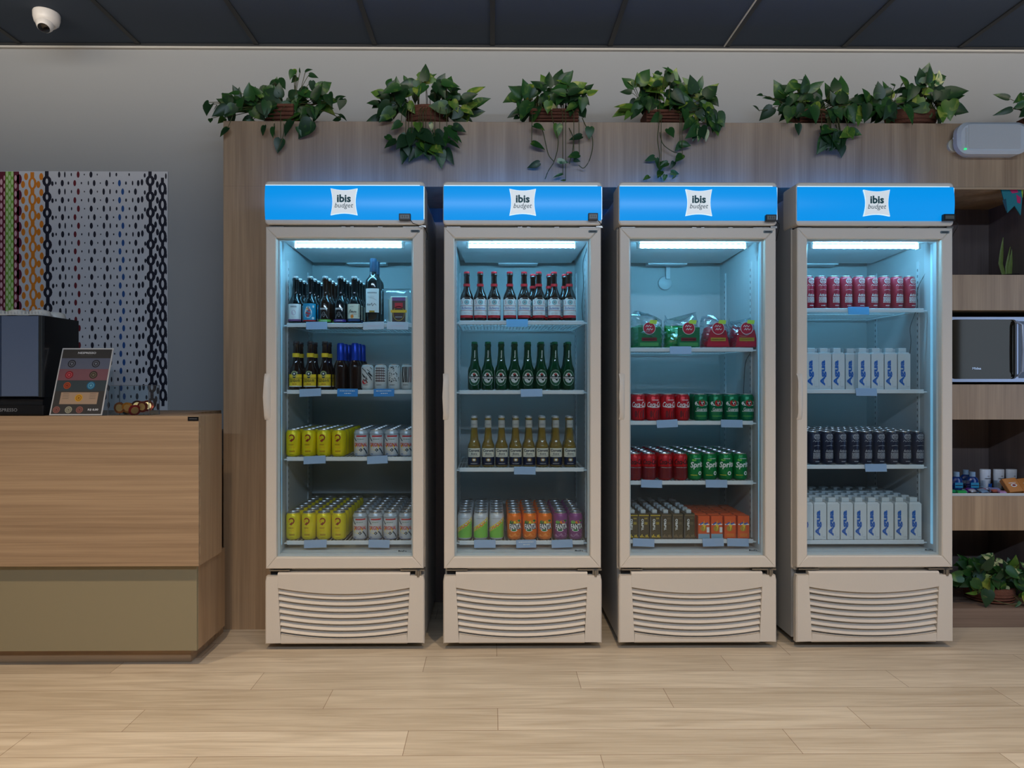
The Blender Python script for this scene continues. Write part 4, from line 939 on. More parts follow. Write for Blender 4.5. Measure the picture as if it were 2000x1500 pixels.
def d_yo(acc):
    def d(q):
        q.rect(-0.0225, 0.104, 0.0225, 0.107, acc); q.text('YoPRO', -0.006, 0.064, 0.052, 0.011, c_wht, up=True, bold=0.04)
        small_lines(q, 0.010, (0.094, 0.090, 0.074, 0.070, 0.066), 0.014, acc if acc != c_gold else c_yl, 0.0018, 7); 
        for k in range(7): q.rect(-0.016+k*0.006, 0.006, -0.0125+k*0.006, 0.014+0.006*math.sin(k*1.7), acc)
        q.rect(-0.0225, 0.004, -0.0212, 0.100, c_grey)
    return d
c_dkolive = M('carton_dark_olive', (70, 58, 32), 0.45); c_cap = M('carton_cap_white', (196, 204, 204), 0.4)
p_yo1 = carton('drink_carton', 0.0475, 0.112, 0.058, c_dkolive, d_yo(c_yl), c_cap); p_yo2 = carton('drink_carton', 0.0475, 0.112, 0.058, c_dkolive, d_yo(M('ink_tan', (134, 110, 76), 0.4)), c_cap)
place_row(p_yo1, 2, 3, [1236, 1257.5, 1280], DF+0.014, 'dark carton with yellow marks', 'carton', 'dark cartons on the bottom shelf', rows=6, pitch=0.0605, jit=0.8)
place_row(p_yo2, 2, 3, [1301.7, 1324, 1347], DF+0.014, 'dark carton with brown marks', 'carton', 'dark cartons on the bottom shelf', rows=6, pitch=0.0605, jit=0.8, cols=ORD[3:])
def d_bolt(band):
    def d(q):
        q.rect(-0.024, 0.062, 0.024, 0.067, c_wht, 0.0004); q.text('TODDY' if False else 'NRG', 0, 0.068, 0.03, 0.010, c_blue, bold=0.03) if False else q.stroke([(-0.018, 0.064), (-0.006, 0.072), (0.006, 0.066), (0.018, 0.072)], 0.006, c_blue, 0.0006)
        q.ell(-0.003, 0.046, 0.013, 0.013, c_gold, 0.0004); q.poly([(0.002, 0.086), (-0.006, 0.056), (0.0, 0.058)], c_yl, 0.0008); q.poly([(-0.006, 0.058), (0.009, 0.062), (0.003, 0.050)], c_yl, 0.0010); q.poly([(0.0, 0.056), (0.008, 0.060), (-0.002, 0.032)], c_yl, 0.0009)
        if band: q.rect(-0.026, 0.0, 0.026, 0.022, M('ink_ice_blue', (130, 170, 190), 0.4), 0.0006); q.rect(0.012, 0.028, 0.024, 0.052, c_wht, 0.0012)
        else: small_lines(q, 0, (0.020, 0.012), 0.034, c_yl, 0.0016, 5)
    return d
c_obox = M('carton_orange', (226, 84, 22), 0.4)
p_bo1 = carton('small_carton', 0.0525, 0.102, 0.04, c_obox, d_bolt(True), None); p_bo2 = carton('small_carton', 0.0525, 0.102, 0.04, c_obox, d_bolt(False), None)
place_row(p_bo1, 2, 3, [1375, 1400.3], DF+0.014, 'orange carton with pale base band', 'carton', 'orange cartons on the bottom shelf', rows=6, pitch=0.05, jit=1)
place_row(p_bo2, 2, 3, [1426.3, 1452.5], DF+0.014, 'plain orange carton with lightning mark', 'carton', 'orange cartons on the bottom shelf', rows=6, pitch=0.05, jit=1, cols=ORD[2:])

# ---- fourth fridge
def d_agu(mk):
    def d(q):
        q.ell(0, 0.126, 0.0155, 0.0135, mk, inner=0.86); 
        for u, ru in ((-0.009, 0.003), (-0.003, 0.0028), (0.003, 0.0028), (0.009, 0.003)): q.ell(u, 0.126, ru, 0.009, mk, inner=0.6)
        q.rect(-0.010, 0.132, 0.010, 0.134, mk, 0.0009)
        q.stroke([(-0.020, 0.104), (-0.014, 0.110), (-0.010, 0.103), (-0.004, 0.108), (0.002, 0.104), (0.008, 0.109), (0.014, 0.104), (0.020, 0.107)], 0.0016, mk); q.stroke([(-0.016, 0.084), (0, 0.087), (0.016, 0.084)], 0.0014, mk)
        q.text('ÁGUA', 0, 0.062, 0.036, 0.013, mk, bold=0.03)
        for v in (0.050, 0.0435, 0.037, 0.030): small_lines(q, 0, (v,), 0.038, mk, 0.0046, int(v*1000))
        small_lines(q, 0, (0.014,), 0.020, mk, 0.003, 5)
    return d
p_rose = can('slim_can', 0.0279, 0.149, c_rose, d_agu(c_wht)); p_nav = can('slim_can', 0.0279, 0.149, c_navy, d_agu(M('ink_silver', (170, 172, 178), 0.4)))
place_row(p_rose, 3, 0, [1577, 1601.7, 1626.5, 1651.2, 1676, 1700.8, 1725.5, 1750.3, 1775], DF+0.041, 'tall rose red water can', 'can', 'rose red water cans', turn=10, jit=7)
place_row(p_nav, 3, 2, [1589, 1614.5, 1640, 1665, 1690, 1715, 1741, 1766, 1791], DF+0.041, 'tall navy water can', 'can', 'navy water cans', rows=7, pitch=0.058, jit=5, turn=6)
c_ctn = M('carton_white', (214, 220, 222), 0.4)
def d_ag2(q):
    q.text('Agua', -0.008, 0.074, 0.116, 0.029, M('ink_bright_blue', (0, 96, 184), 0.4), up=True, bold=0.045); q.rect(0.008, 0.012, 0.0085, 0.04, c_grey); small_lines(q, 0.018, (0.01, 0.014), 0.012, c_grey, 0.001, 4)
p_ctn = carton('water_carton', 0.056, 0.160, 0.056, c_ctn, d_ag2, M('carton_cap_blue_white', (206, 216, 220), 0.4), 0.034, 0.020, 0.008)
place_row(p_ctn, 3, 1, [1587, 1611.5, 1637.5, 1688, 1714, 1740, 1766], DF+0.014, 'white water carton with blue lettering', 'carton', 'white water cartons', rows=2, pitch=0.062, jit=1.5)
x, _ = at(1663, 750, DF+0.05); p_ctn.place((x, DF+0.046, SZ[3][1]), 0, 'white water carton set further back between its neighbours, second shelf of rightmost fridge', 'carton', 'white water cartons')
place_row(p_ctn, 3, 3, [1576, 1602, 1628, 1654, 1680.5, 1706, 1733, 1760, 1788], DF+0.014, 'white water carton with blue lettering', 'carton', 'white water cartons', rows=6, pitch=0.062, jit=1)

# ================================================================== trailing plants
def leaf_mat(name, dark, light, amount):
    m = bpy.data.materials.new(name); m.use_nodes = True; nt = m.node_tree; lk = nt.links; p = nt.nodes['Principled BSDF']; p.inputs['Roughness'].default_value = 0.38
    tc = nt.nodes.new('ShaderNodeTexCoord'); n = nt.nodes.new('ShaderNodeTexNoise'); n.inputs['Scale'].default_value = 18; n.inputs['Detail'].default_value = 5; n.inputs['Distortion'].default_value = 1.2
    r = nt.nodes.new('ShaderNodeValToRGB'); r.color_ramp.elements[0].position = 0.62-amount; r.color_ramp.elements[1].position = 0.74-amount
    r.color_ramp.elements[0].color = lin(dark); r.color_ramp.elements[1].color = lin(light)
    lk.new(tc.outputs['Object'], n.inputs[0]); lk.new(n.outputs[0], r.inputs[0]); lk.new(r.outputs[0], p.inputs['Base Color'])
    p.inputs['Subsurface Weight'].default_value = 0.0
    return m
LF = [leaf_mat('leaf_dark', (26, 60, 28), (62, 100, 36), 0.04), leaf_mat('leaf_mid', (38, 82, 32), (92, 124, 44), 0.06), leaf_mat('leaf_lime', (80, 118, 36), (150, 162, 66), 0.12), leaf_mat('leaf_cream', (60, 104, 52), (196, 198, 140), 0.20)]
M_stem = mat('plant_stem', (84, 84, 44), 0.6); M_bark = mat('bark_basket', (112, 68, 50), 0.9, bump=0.9, bscale=120, vary=0.35); M_soil = mat('potting_soil', (40, 30, 22), 0.95, bump=0.8, bscale=150)
def leaf(q, B, T, wd, m, fold=0.25, face=None, rr=random):
    """heart shaped blade from base B to tip T"""
    B, T = Vector(B), Vector(T); d = T-B; L = d.length
    if L < 1e-4: return
    d.normalize(); nrm = Vector(face or (rr.uniform(-.5, .5), -1, rr.uniform(-.2, .7))); nrm -= d*nrm.dot(d)
    if nrm.length < 0.05: nrm = Vector((0, -1, 0.01))-d*d.dot(Vector((0, -1, 0.01)))
    nrm.normalize(); sd = d.cross(nrm)
    prof = [(-0.06, 0.20), (0.04, 0.42), (0.18, 0.50), (0.36, 0.485), (0.54, 0.40), (0.72, 0.25), (0.87, 0.11), (1.0, 0.0)]
    vs = []; droop = rr.uniform(0.02, 0.22)
    for t, h in prof:
        c = B+d*(L*t)-nrm*(droop*L*t*t); 
        if t < 0: mid = B+d*(L*0.02)
        else: mid = c
        vs += [tuple(c+sd*h*wd+nrm*(-fold*h*wd)*-1), tuple(mid), tuple(c-sd*h*wd+nrm*(fold*h*wd))]
    fs = []
    for k in range(len(prof)-1): fs += [(3*k, 3*k+3, 3*k+4, 3*k+1), (3*k+1, 3*k+4, 3*k+5, 3*k+2)]
    q.add(vs, fs, m)
def bez(a, b, sag, n=6, up=(0, 0, 1)):
    a, b = Vector(a), Vector(b); mid = (a+b)/2+Vector(up)*sag; return [tuple(a.lerp(mid, t).lerp(mid.lerp(b, t), t)) for t in [i/n for i in range(n+1)]]
def plant(label, sc_, ox_, oy_, pot, lv, blobs, vines, seed, Y=3.24, zt=2.392, pots='box', yf=3.125, group='trailing plants along the top of the cabinet', lz=0.05):
    """pot: x0,x1,y0,y1 in crop units; lv: (bx,by,tx,ty[,w,mat]); blobs: (cx,cy,rx,ry,n); vines: point lists"""
    rr = random.Random(seed)
    def P(cx, cy, y): x, z = at(ox_+cx/sc_, oy_+cy/sc_, y); return Vector((x, y, z))
    x0, x1 = P(pot[0], 0, Y).x, P(pot[1], 0, Y).x; zz1 = P(0, pot[2], Y-0.03).z; base = Vector(((x0+x1)/2, Y+0.03, zt))
    t = empty('trailing_plant', tuple(base)); tag(t, label, 'plant', group)
    hw = (x1-x0)/2; ph = max(0.05, zz1-zt); b = MB()
    if pots == 'box': b.loft([[(-hw*0.96, -0.06, 0), (hw*0.96, -0.06, 0), (hw*0.96, 0.06, 0), (-hw*0.96, 0.06, 0)], [(-hw, -0.065, ph), (hw, -0.065, ph), (hw, 0.065, ph), (-hw, 0.065, ph)]], M_bark)
    else: b.lathe([(0, 0), (0.80, 0.0), (0.95, ph*0.35), (1.0, ph*0.7), (0.97, ph), (0, ph*0.97)], M_bark, 24, sx=hw, sy=0.07 if pots == 'oval' else 0.10)
    for k in range(5):
        z = ph*(0.12+0.19*k); 
        if pots == 'box':
            b.tube([(-hw*0.99, -0.066, z), (-hw*0.4, -0.070, z+rr.uniform(-.002, .002)), (hw*0.3, -0.0695, z), (hw*0.99, -0.066, z)], 0.004, M_bark, 5)
        else: b.tube([(hw*(0.93+0.03*math.sin(PI*k/4))*math.cos(a), (0.07 if pots == 'oval' else 0.10)*(0.95+0.03*math.sin(PI*k/4))*math.sin(a), z) for a in [2*PI*j/24 for j in range(25)]], 0.004, M_bark, 5)
    b.build('basket', t)
    MB().lathe([(0, ph-0.012), (0.9, ph-0.012), (0.9, ph+0.002), (0, ph+0.004)], M_soil, 20, sx=hw*0.95, sy=0.058).build('soil', t)
    q = MB(); st = MB(); top = base+Vector((0, 0, ph))
    def add_leaf(B, T, wd, m, stem=True, fold=None):
        leaf(q, B-base, T-base, wd, m, fold if fold is not None else rr.uniform(0.1, 0.45), rr=rr)
        if stem:
            s0 = Vector((min(max(B.x, base.x-hw*0.85), base.x+hw*0.85), base.y+rr.uniform(-0.03, 0.03), zt+ph))
            if B.z < zt+0.01: # goes over the front edge first
                e = Vector((B.x*0.8+s0.x*0.2, yf+0.0, zt+0.03)); pts = bez(s0-base, e-base, 0.03)+bez(e-base, B-base, 0.0)[1:]
            else: pts = bez(s0-base, B-base, rr.uniform(0.0, 0.04))
            st.tube(pts, 0.0016, M_stem, 4)
    for l in lv:
        bx, by, tx, ty = l[:4]; wd = l[4] if len(l) > 4 else 0.62; mi = l[5] if len(l) > 5 else rr.choice((0, 0, 1, 1, 2))
        hang = P(0, (by+ty)/2, Y).z < zt+0.01
        yb = yf-0.005+rr.uniform(-0.01, 0.01) if hang else Y+rr.uniform(-0.07, 0.05)
        yt = yb+rr.uniform(-0.03, 0.01) if hang else yb+rr.uniform(-0.04, 0.03)
        B = P(bx, by, yb); T = P(tx, ty, yt); add_leaf(B, T, (T-B).length*wd, LF[mi], stem=not hang or rr.random() < 0.35)
    for (cx, cy, rx, ry, n) in blobs:
        for _ in range(n):
            a = rr.uniform(0, 2*PI); r_ = math.sqrt(rr.random()); bx, by = cx+rx*r_*math.cos(a), cy+ry*r_*math.sin(a)
            L = rr.uniform(0.055, 0.10); zb = P(0, by, Y).z; hang = zb < zt+0.015
            yb = yf+rr.uniform(-0.025, 0.0) if hang else Y+rr.uniform(-0.08, 0.08); B = P(bx, by, yb)
            da = math.atan2(-(by-cy)/max(ry, 1), (bx-cx)/max(rx, 1))+rr.uniform(-0.9, 0.9)
            if rr.random() < 0.35 or hang: da = -PI/2+rr.uniform(-1.0, 1.0)
            dv = Vector((math.cos(da), rr.uniform(-0.6, 0.25), math.sin(da))).normalized()*L; T = B+dv
            if T.z < zt+0.004 and T.y > yf-0.01: T.y = yf-0.02; 
            if (T.z < zt+0.004 or B.z < zt+0.004) and B.y > yf: B.y = yf-0.004
            add_leaf(B, T, L*rr.uniform(0.55, 0.75), LF[rr.choice((0, 0, 0, 1, 1, 2))], stem=rr.random() < 0.5)
    for V in vines:
        pts = [P(V[0][0], V[0][1], Y-0.05)]+[P(a, b_, yf-0.006+rr.uniform(-0.006, 0.006)) for a, b_ in V[1:]]
        S = []
        for a, b_ in zip(pts[:-1], pts[1:]):
            for k in range(4): S.append(a.lerp(b_, k/4))
        S.append(pts[-1])
        for _ in range(2): S = [S[0]]+[(S[k-1]+S[k]*2+S[k+1])/4 for k in range(1, len(S)-1)]+[S[-1]]
        st.tube([s-base for s in S], 0.0022, M_stem, 5)
    q.build('leaves', t, angle=80); st.build('stems', t)
    return t
P1 = [(110, 290, 70, 350, .8, 0), (95, 275, 48, 295, .9, 0), (150, 300, 120, 335), (300, 290, 165, 262, .75, 1), (300, 215, 220, 205, .55, 1), (345, 215, 362, 158, .45), (240, 330, 150, 360, .5), (200, 380, 160, 412), (108, 385, 106, 412, .9),
      (225, 445, 165, 502, .6, 0), (430, 215, 408, 165, .4, 0), (545, 130, 498, 155, .6, 0), (560, 120, 612, 182, .7, 0), (685, 80, 640, 58, .7, 2), (665, 60, 640, 120, .6, 1), (710, 75, 706, 38, .4, 0), (745, 75, 788, 45, .6, 0), (770, 90, 835, 105, .7, 0),
      (690, 105, 655, 140), (830, 200, 925, 132, .75, 1), (790, 130, 800, 215, .6, 0), (570, 245, 400, 290, .8, 0), (500, 180, 420, 290, .8, 0), (480, 185, 590, 260, .7, 1), (950, 250, 1018, 232, .45, 0), (1000, 250, 975, 330, .75, 0), (975, 355, 1025, 388, .3, 0), (985, 385, 918, 392, .45, 0),
      (395, 390, 300, 440, .75, 0), (360, 390, 412, 470, .7, 1), (470, 430, 455, 500, .6, 0), (530, 440, 520, 510, .5, 1), (580, 520, 555, 615, .75, 0), (660, 400, 600, 500, .5, 0), (720, 380, 800, 410, .7), (790, 400, 690, 515, .75, 0), (690, 440, 720, 505, .5, 1), (870, 230, 840, 330, .6, 1), (900, 220, 920, 300, .6, 0)]
plant('trailing plant in a dark basket at the left end of the cabinet top', 3.448, 380, 120, (480, 680, 285, 400), P1, [(560, 290, 170, 80, 26), (760, 270, 130, 110, 30), (330, 300, 110, 70, 16)], [[(600, 400), (605, 440), (600, 500), (560, 600)], [(540, 400), (535, 440), (540, 500)]], 3)
P2 = [(1300, 165, 1330, 105, .6, 1), (1320, 210, 1352, 145, .6, 0), (1270, 200, 1240, 200, .9), (1240, 240, 1215, 225, .8), (1430, 140, 1405, 88, .55, 1), (1500, 110, 1645, 130, .55, 2), (1510, 95, 1600, 80, .5, 2), (1700, 180, 1730, 95, .6, 1), (1735, 190, 1795, 185, .5, 0), (1840, 225, 1960, 165, .5, 2),
      (1880, 300, 1990, 240, .55, 1), (1850, 350, 1960, 335, .6, 0), (1560, 160, 1500, 230, .5), (1250, 370, 1150, 408, .45, 0), (1300, 380, 1210, 440, .5, 0), (1330, 390, 1250, 430, .5, 0), (1400, 250, 1340, 330, .6, 0), (1430, 270, 1330, 300, .6), (1560, 330, 1500, 380, .6, 2), (1600, 320, 1620, 360, .7, 1),
      (1390, 410, 1320, 460, .6, 1), (1290, 500, 1340, 540, .7, 1), (1360, 530, 1275, 580, .6, 0), (1420, 490, 1370, 510, .6, 1), (1440, 530, 1370, 580, .6, 0), (1500, 410, 1510, 465, .9, 2), (1590, 410, 1600, 475, .5, 3), (1440, 570, 1390, 680, .6, 0), (1490, 590, 1440, 680, .6, 0), (1510, 560, 1505, 620, .5, 2),
      (1560, 500, 1550, 560, .4, 3), (1580, 540, 1595, 650, .5, 3), (1560, 580, 1550, 640, .5, 0), (1650, 590, 1665, 725, .6, 1), (1690, 590, 1740, 690, .5, 0), (1640, 600, 1620, 660, .4), (1700, 440, 1780, 540, .6, 1), (1740, 430, 1830, 470, .6, 0), (1760, 500, 1800, 545, .3, 1), (1760, 400, 1850, 420, .6), (1640, 520, 1700, 560, .6, 3),
      (1800, 360, 1880, 410, .5, 0), (1820, 320, 1850, 380, .6, 0), (1480, 500, 1540, 520, .6, 1), (1700, 540, 1790, 585, .4)]
plant('trailing plant in an oval bark basket above the leftmost and second fridges', 3.448, 380, 120, (1420, 1710, 285, 400), P2, [(1340, 270, 110, 90, 24), (1550, 170, 170, 60, 20), (1760, 290, 70, 100, 22), (1560, 500, 170, 80, 18)], [[(1600, 400), (1600, 450), (1620, 560), (1650, 600)], [(1500, 400), (1470, 480), (1460, 570)]], 5, pots='oval')
S8 = (4.348, 960, 120)
P3 = [(345, 230, 255, 200, .7, 2), (330, 215, 265, 250, .6, 2), (400, 200, 470, 185, .6, 1), (390, 195, 385, 165, .4), (640, 190, 540, 150, .45, 2), (640, 210, 500, 220, .75, 1), (660, 215, 755, 235, .7, 1), (790, 225, 805, 280, .5), (815, 280, 910, 240, .6, 2), (250, 330, 210, 370), (240, 420, 130, 480, .5, 0), (330, 320, 270, 340), (230, 470, 185, 490, .7, 0),
      (365, 375, 470, 385, .35, 3), (480, 370, 575, 435, .6, 3), (745, 400, 800, 470, .75, 0), (400, 240, 350, 300, .7, 1), (640, 380, 620, 450, .5, 0), (700, 400, 680, 470, .5, 0),
      (355, 545, 455, 580, .65, 1), (560, 530, 560, 650, .7, 2), (835, 555, 830, 655, .75, 1), (770, 635, 655, 665, .55, 0), (340, 690, 460, 730, .55, 1), (410, 860, 300, 900, .5, 0), (745, 790, 645, 810, .6, 1), (560, 840, 655, 860, .45, 3), (700, 835, 755, 850, .6, 0), (605, 955, 520, 978, .3, 1), (630, 1010, 580, 1010, .5, 1)]
plant('trailing plant in a wooden trough with sparse hanging vines, between second and third fridges', *S8, (325, 735, 400, 508), P3, [(330, 330, 100, 90, 16), (520, 260, 150, 80, 26), (700, 300, 90, 80, 22)],
      [[(500, 400), (525, 520), (570, 660), (560, 760), (530, 860), (480, 930), (455, 1000)], [(770, 480), (800, 550), (860, 640), (860, 740), (830, 850), (780, 915), (740, 880)], [(400, 500), (440, 600), (480, 800), (530, 850)], [(620, 500), (700, 640), (690, 760), (660, 870)]], 8)
P4 = [(1220, 215, 1160, 160, .6, 3), (1210, 240, 1165, 235, .5, 3), (1195, 380, 1035, 372, .4, 2), (1190, 400, 1030, 455, .5, 2), (1180, 430, 1130, 490, .5, 2), (1530, 100, 1450, 40, .5, 1), (1430, 90, 1370, 145, .5, 0), (1470, 100, 1495, 75, .5), (1440, 180, 1355, 205, .6, 0), (1350, 230, 1290, 205, .5, 0), (1590, 190, 1540, 150, .6, 2), (1685, 200, 1620, 130, .5, 2),
      (1690, 260, 1830, 225, .5, 1), (1790, 300, 1935, 180, .5, 2), (1800, 330, 1900, 310, .5, 1), (1590, 290, 1460, 380, .7, 2), (1600, 340, 1450, 370, .5, 1), (1400, 330, 1310, 350, .7, 1), (1640, 390, 1660, 520, .6, 1), (1430, 290, 1470, 340, .6), (1430, 450, 1340, 545, .5, 1), (1410, 500, 1440, 590, .5, 1), (1480, 480, 1500, 530, .7, 1), (1500, 570, 1550, 640, .75, 1),
      (1590, 400, 1640, 470, .6, 1), (1700, 480, 1690, 550, .5, 3), (1800, 470, 1840, 560, .6, 3), (1850, 430, 1890, 520, .6, 3), (1770, 560, 1760, 680, .5, 3), (1820, 580, 1830, 680, .5, 3), (1870, 540, 1885, 600, .5, 0), (1730, 560, 1720, 630, .5, 3), (1600, 700, 1700, 712, .6, 1), (1620, 690, 1560, 760, .7, 1), (1620, 790, 1560, 850, .6, 1),
      (1385, 810, 1300, 845, .6, 1), (1400, 820, 1420, 900, .5), (1440, 850, 1430, 930, .7, 1), (1500, 860, 1420, 900, .6, 1), (1550, 850, 1520, 910, .6), (1520, 940, 1600, 955, .55, 1), (1440, 930, 1410, 990, .6), (1340, 975, 1290, 1000, .6, 1), (1480, 960, 1460, 1020, .7), (1560, 970, 1530, 1000, .5, 1)]
plant('dense trailing plant with one long hanging vine above the third fridge', *S8, (1300, 1620, 405, 515), P4, [(1260, 270, 80, 110, 22), (1500, 260, 150, 110, 34), (1740, 340, 140, 110, 34), (1790, 500, 90, 70, 22)],
      [[(1430, 400), (1420, 560), (1405, 660), (1430, 790), (1420, 900), (1440, 1000)], [(1420, 500), (1440, 700), (1540, 770), (1590, 780)]], 12)
S9 = (3.448, 1420, 120)
P5 = [(515, 130, 470, 118, .5, 0), (480, 145, 390, 200, .7, 1), (545, 200, 660, 128, .5, 1), (770, 225, 780, 85, .7, 1), (240, 230, 200, 225, .4, 0), (215, 330, 180, 290, .6, 0), (310, 310, 215, 395, .75, 0), (300, 250, 240, 240, .5, 0), (350, 280, 310, 290, .6), (540, 270, 630, 215, .6, 1), (840, 270, 890, 320, .7, 0), (860, 240, 885, 215, .7, 0), (700, 200, 665, 180, .6, 0), (360, 300, 440, 380, .7, 1),
      (760, 300, 790, 340, .4, 3), (880, 330, 930, 290, .4), (640, 370, 720, 360, .5, 3), (400, 420, 490, 440, .4, 1), (470, 420, 490, 495, .7, 0), (560, 380, 580, 450, .5, 1), (640, 440, 650, 500, .6, 0), (820, 470, 920, 490, .55, 1), (770, 560, 780, 648, .75, 0), (740, 520, 720, 580, .5, 0), (850, 470, 800, 520, .6, 1), (600, 350, 560, 400, .5, 1), (870, 350, 880, 400, .6, 0)]
plant('dark trailing plant spilling down the header between third and rightmost fridges', *S9, (470, 640, 320, 412), P5, [(470, 270, 110, 90, 30), (660, 290, 150, 100, 40), (800, 330, 90, 70, 20), (730, 470, 110, 60, 26)], [[(720, 400), (740, 450), (760, 520), (775, 580)]], 15)
P6 = [(1370, 70, 1365, 30, .25, 1), (1420, 150, 1435, 55, .5, 3), (1370, 150, 1300, 90, .6, 3), (1400, 160, 1470, 130, .4, 3), (1330, 220, 1440, 215, .5, 3), (1260, 160, 1220, 190, .5, 1), (1130, 165, 1100, 145, .5, 0), (1170, 170, 1190, 138, .6, 0), (1110, 200, 980, 250, .5, 0), (1440, 230, 1640, 188, .5, 0), (1480, 290, 1590, 280, .5, 1), (1400, 270, 1490, 300, .5, 3), (1100, 280, 940, 280, .4, 1),
      (1000, 300, 900, 320, .5, 0), (1150, 300, 1210, 330, .5, 1), (1470, 320, 1500, 380, .5, 1), (1500, 320, 1550, 360, .5, 1), (1400, 340, 1390, 430, .6, 1), (1420, 350, 1450, 400, .5, 1), (1380, 240, 1330, 290, .5, 2), (950, 330, 890, 400, .7, 1)]
plant('variegated trailing plant in a bark basket above the rightmost fridge', *S9, (1090, 1430, 310, 412), P6, [(1060, 290, 150, 60, 34), (1310, 200, 130, 70, 30), (1420, 300, 90, 50, 18)], [], 18, pots='oval')
P7 = [(1900, 250, 1790, 220, .45, 0), (1920, 320, 1800, 360, .4, 0), (1990, 230, 1950, 270, .5, 1), (2030, 260, 1960, 300, .6, 1), (2040, 330, 1980, 370, .6, 1), (2060, 220, 1980, 215, .5, 0), (2090, 240, 2030, 215, .5)]
plant('trailing plant cut off by the right edge of the picture', *S9, (2050, 2250, 330, 412), P7, [(2080, 290, 90, 60, 22), (2200, 260, 100, 80, 22)], [], 21)
# plant on the plinth, right bottom
S10 = (8.333, 1850, 1060)
P8 = [(640, 250, 770, 155, .45, 3), (700, 255, 575, 200, .5, 3), (330, 300, 170, 190, .45, 1), (370, 240, 350, 300, .4, 3), (800, 270, 1000, 350, .35, 3), (760, 330, 860, 440, .7, 3), (720, 350, 640, 310, .4, 3), (1000, 340, 1130, 260, .5, 1), (1200, 320, 1250, 400, .6, 3), (1060, 490, 1240, 480, .45, 3), (1070, 470, 1240, 440, .4, 3), (600, 370, 700, 400, .4, 1),
      (400, 400, 280, 400, .6, 3), (260, 300, 120, 380, .5, 1), (200, 470, 90, 520, .5, 0), (480, 490, 410, 560, .5, 1), (940, 700, 960, 830, .85, 3), (380, 590, 240, 680, .6, 1), (370, 640, 320, 720, .6, 0), (740, 550, 900, 560, .4, 1), (1010, 600, 930, 640, .5, 3), (1180, 560, 1250, 640, .6, 3), (480, 810, 320, 830, .25, 2), (1200, 820, 1240, 960, .7, 1), (1190, 960, 1110, 1050, .4, 1)]
plant('leafy green and white plant in a low brown basket on the bottom step, right edge', *S10, (390, 1115, 740, 1040), P8, [(560, 480, 300, 150, 34), (950, 540, 260, 140, 34), (330, 560, 150, 110, 16)], [[(480, 760), (560, 850), (720, 920), (960, 1000), (1150, 1000)]], 25,
      Y=3.26, zt=0.0905, pots='round', yf=3.17, group='leafy plants in baskets')

# ================================================================== things on the counter
CT = 1.026
# coffee machine
M_sil = mat('machine_silver_blue', (98, 114, 142), 0.3, metal=0.15); M_blk2 = mat('machine_black', (10, 11, 16), 0.28, coat=0.4); M_frm = mat('machine_frame', (60, 64, 66), 0.35, metal=0.5)
mx1, _ = at(84, 700, 2.74); mzt = at(0, 615, 2.74)[1]-CT
cm = empty('coffee_machine', (mx1-0.25, 2.74, CT)); tag(cm, 'large black coffee machine with silvery doors on the wooden counter, cut by left edge', 'coffee machine')
MB().cbox(-0.25, 0.25, 0.004, 0.235, 0.075, mzt-0.002, M_blk2, 0.004).build('machine_body', cm, smooth=False)
d0, _ = at(4, 700, 2.74); dxx = d0-(mx1-0.25)
MB().cbox(dxx, 0.234, -0.006, 0.0038, 0.078, mzt-0.004, M_sil, 0.002).build('door', cm, smooth=False)
MB().cbox(-0.25, dxx-0.005, -0.006, 0.0038, 0.078, mzt-0.004, M_sil, 0.002).build('door', cm, smooth=False)
MB().cbox(0.235, 0.25, -0.007, 0.0038, 0.075, mzt-0.003, M_frm, 0.002).build('door_edge', cm, smooth=False)
m = MB(); m.loft([[(-0.25, 0.0, 0.0), (0.25, 0.0, 0.0), (0.25, 0.2, 0.0), (-0.25, 0.2, 0.0)], [(-0.25, -0.002, 0.058), (0.25, -0.002, 0.058), (0.25, 0.2, 0.058), (-0.25, 0.2, 0.058)], [(-0.25, 0.010, 0.0745), (0.25, 0.010, 0.0745), (0.25, 0.2, 0.0745), (-0.25, 0.2, 0.0745)]], M_blk2)
m.build('machine_base', cm, smooth=False)
tb = MB(); tb.cbox(-0.12, 0.262, -0.018, -0.003, 0.004, 0.042, M_black, 0.002); tb.fn = flat(-0.018)
tx1, _ = at(34, 795, 2.722); tb.text('NESPRESSO', tx1-(mx1-0.25)-0.047, 0.024, 0.094, 0.0135, MATS['can_aluminium'], bold=0.01); tb.build('drip_tray', cm, smooth=False)
rl = MB()
x = -0.25
while x < 0.25: rl.box(x, x+0.004, 0.0, 0.003, mzt, mzt+0.015, MATS['can_chalk']); x += 0.014
rl.box(-0.25, 0.25, -0.001, 0.004, mzt+0.0, mzt+0.004, MATS['can_chalk']); rl.build('cup_rail', cm, smooth=False)
cupm = mat('cup_white', (214, 214, 208), 0.3)
cpm = MB().lathe([(0, 0.0), (0.040, 0.0), (0.041, 0.004), (0.034, 0.022), (0.030, 0.023), (0, 0.023)], cupm, 24)
co = cpm.build('small_cup'); MB().lathe([(0.022, 0.0232), (0.024, 0.0232), (0.024, 0.026), (0.0215, 0.026)], cupm, 18).build('foot_ring', co); cp = Proto(co)
for n in range(5):
    for row in range(2):
        px = 76-n*27; X, _ = at(px, 610, 2.78+row*0.09)
        cp.place((mx1-0.25+0.205-n*0.09, 2.79+row*0.095, CT+mzt-0.001), 0, 'low white cup upside down on the coffee machine, '+ORD[n]+' from right in the '+('front' if row == 0 else 'back')+' row', 'cup', 'white cups on the coffee machine')
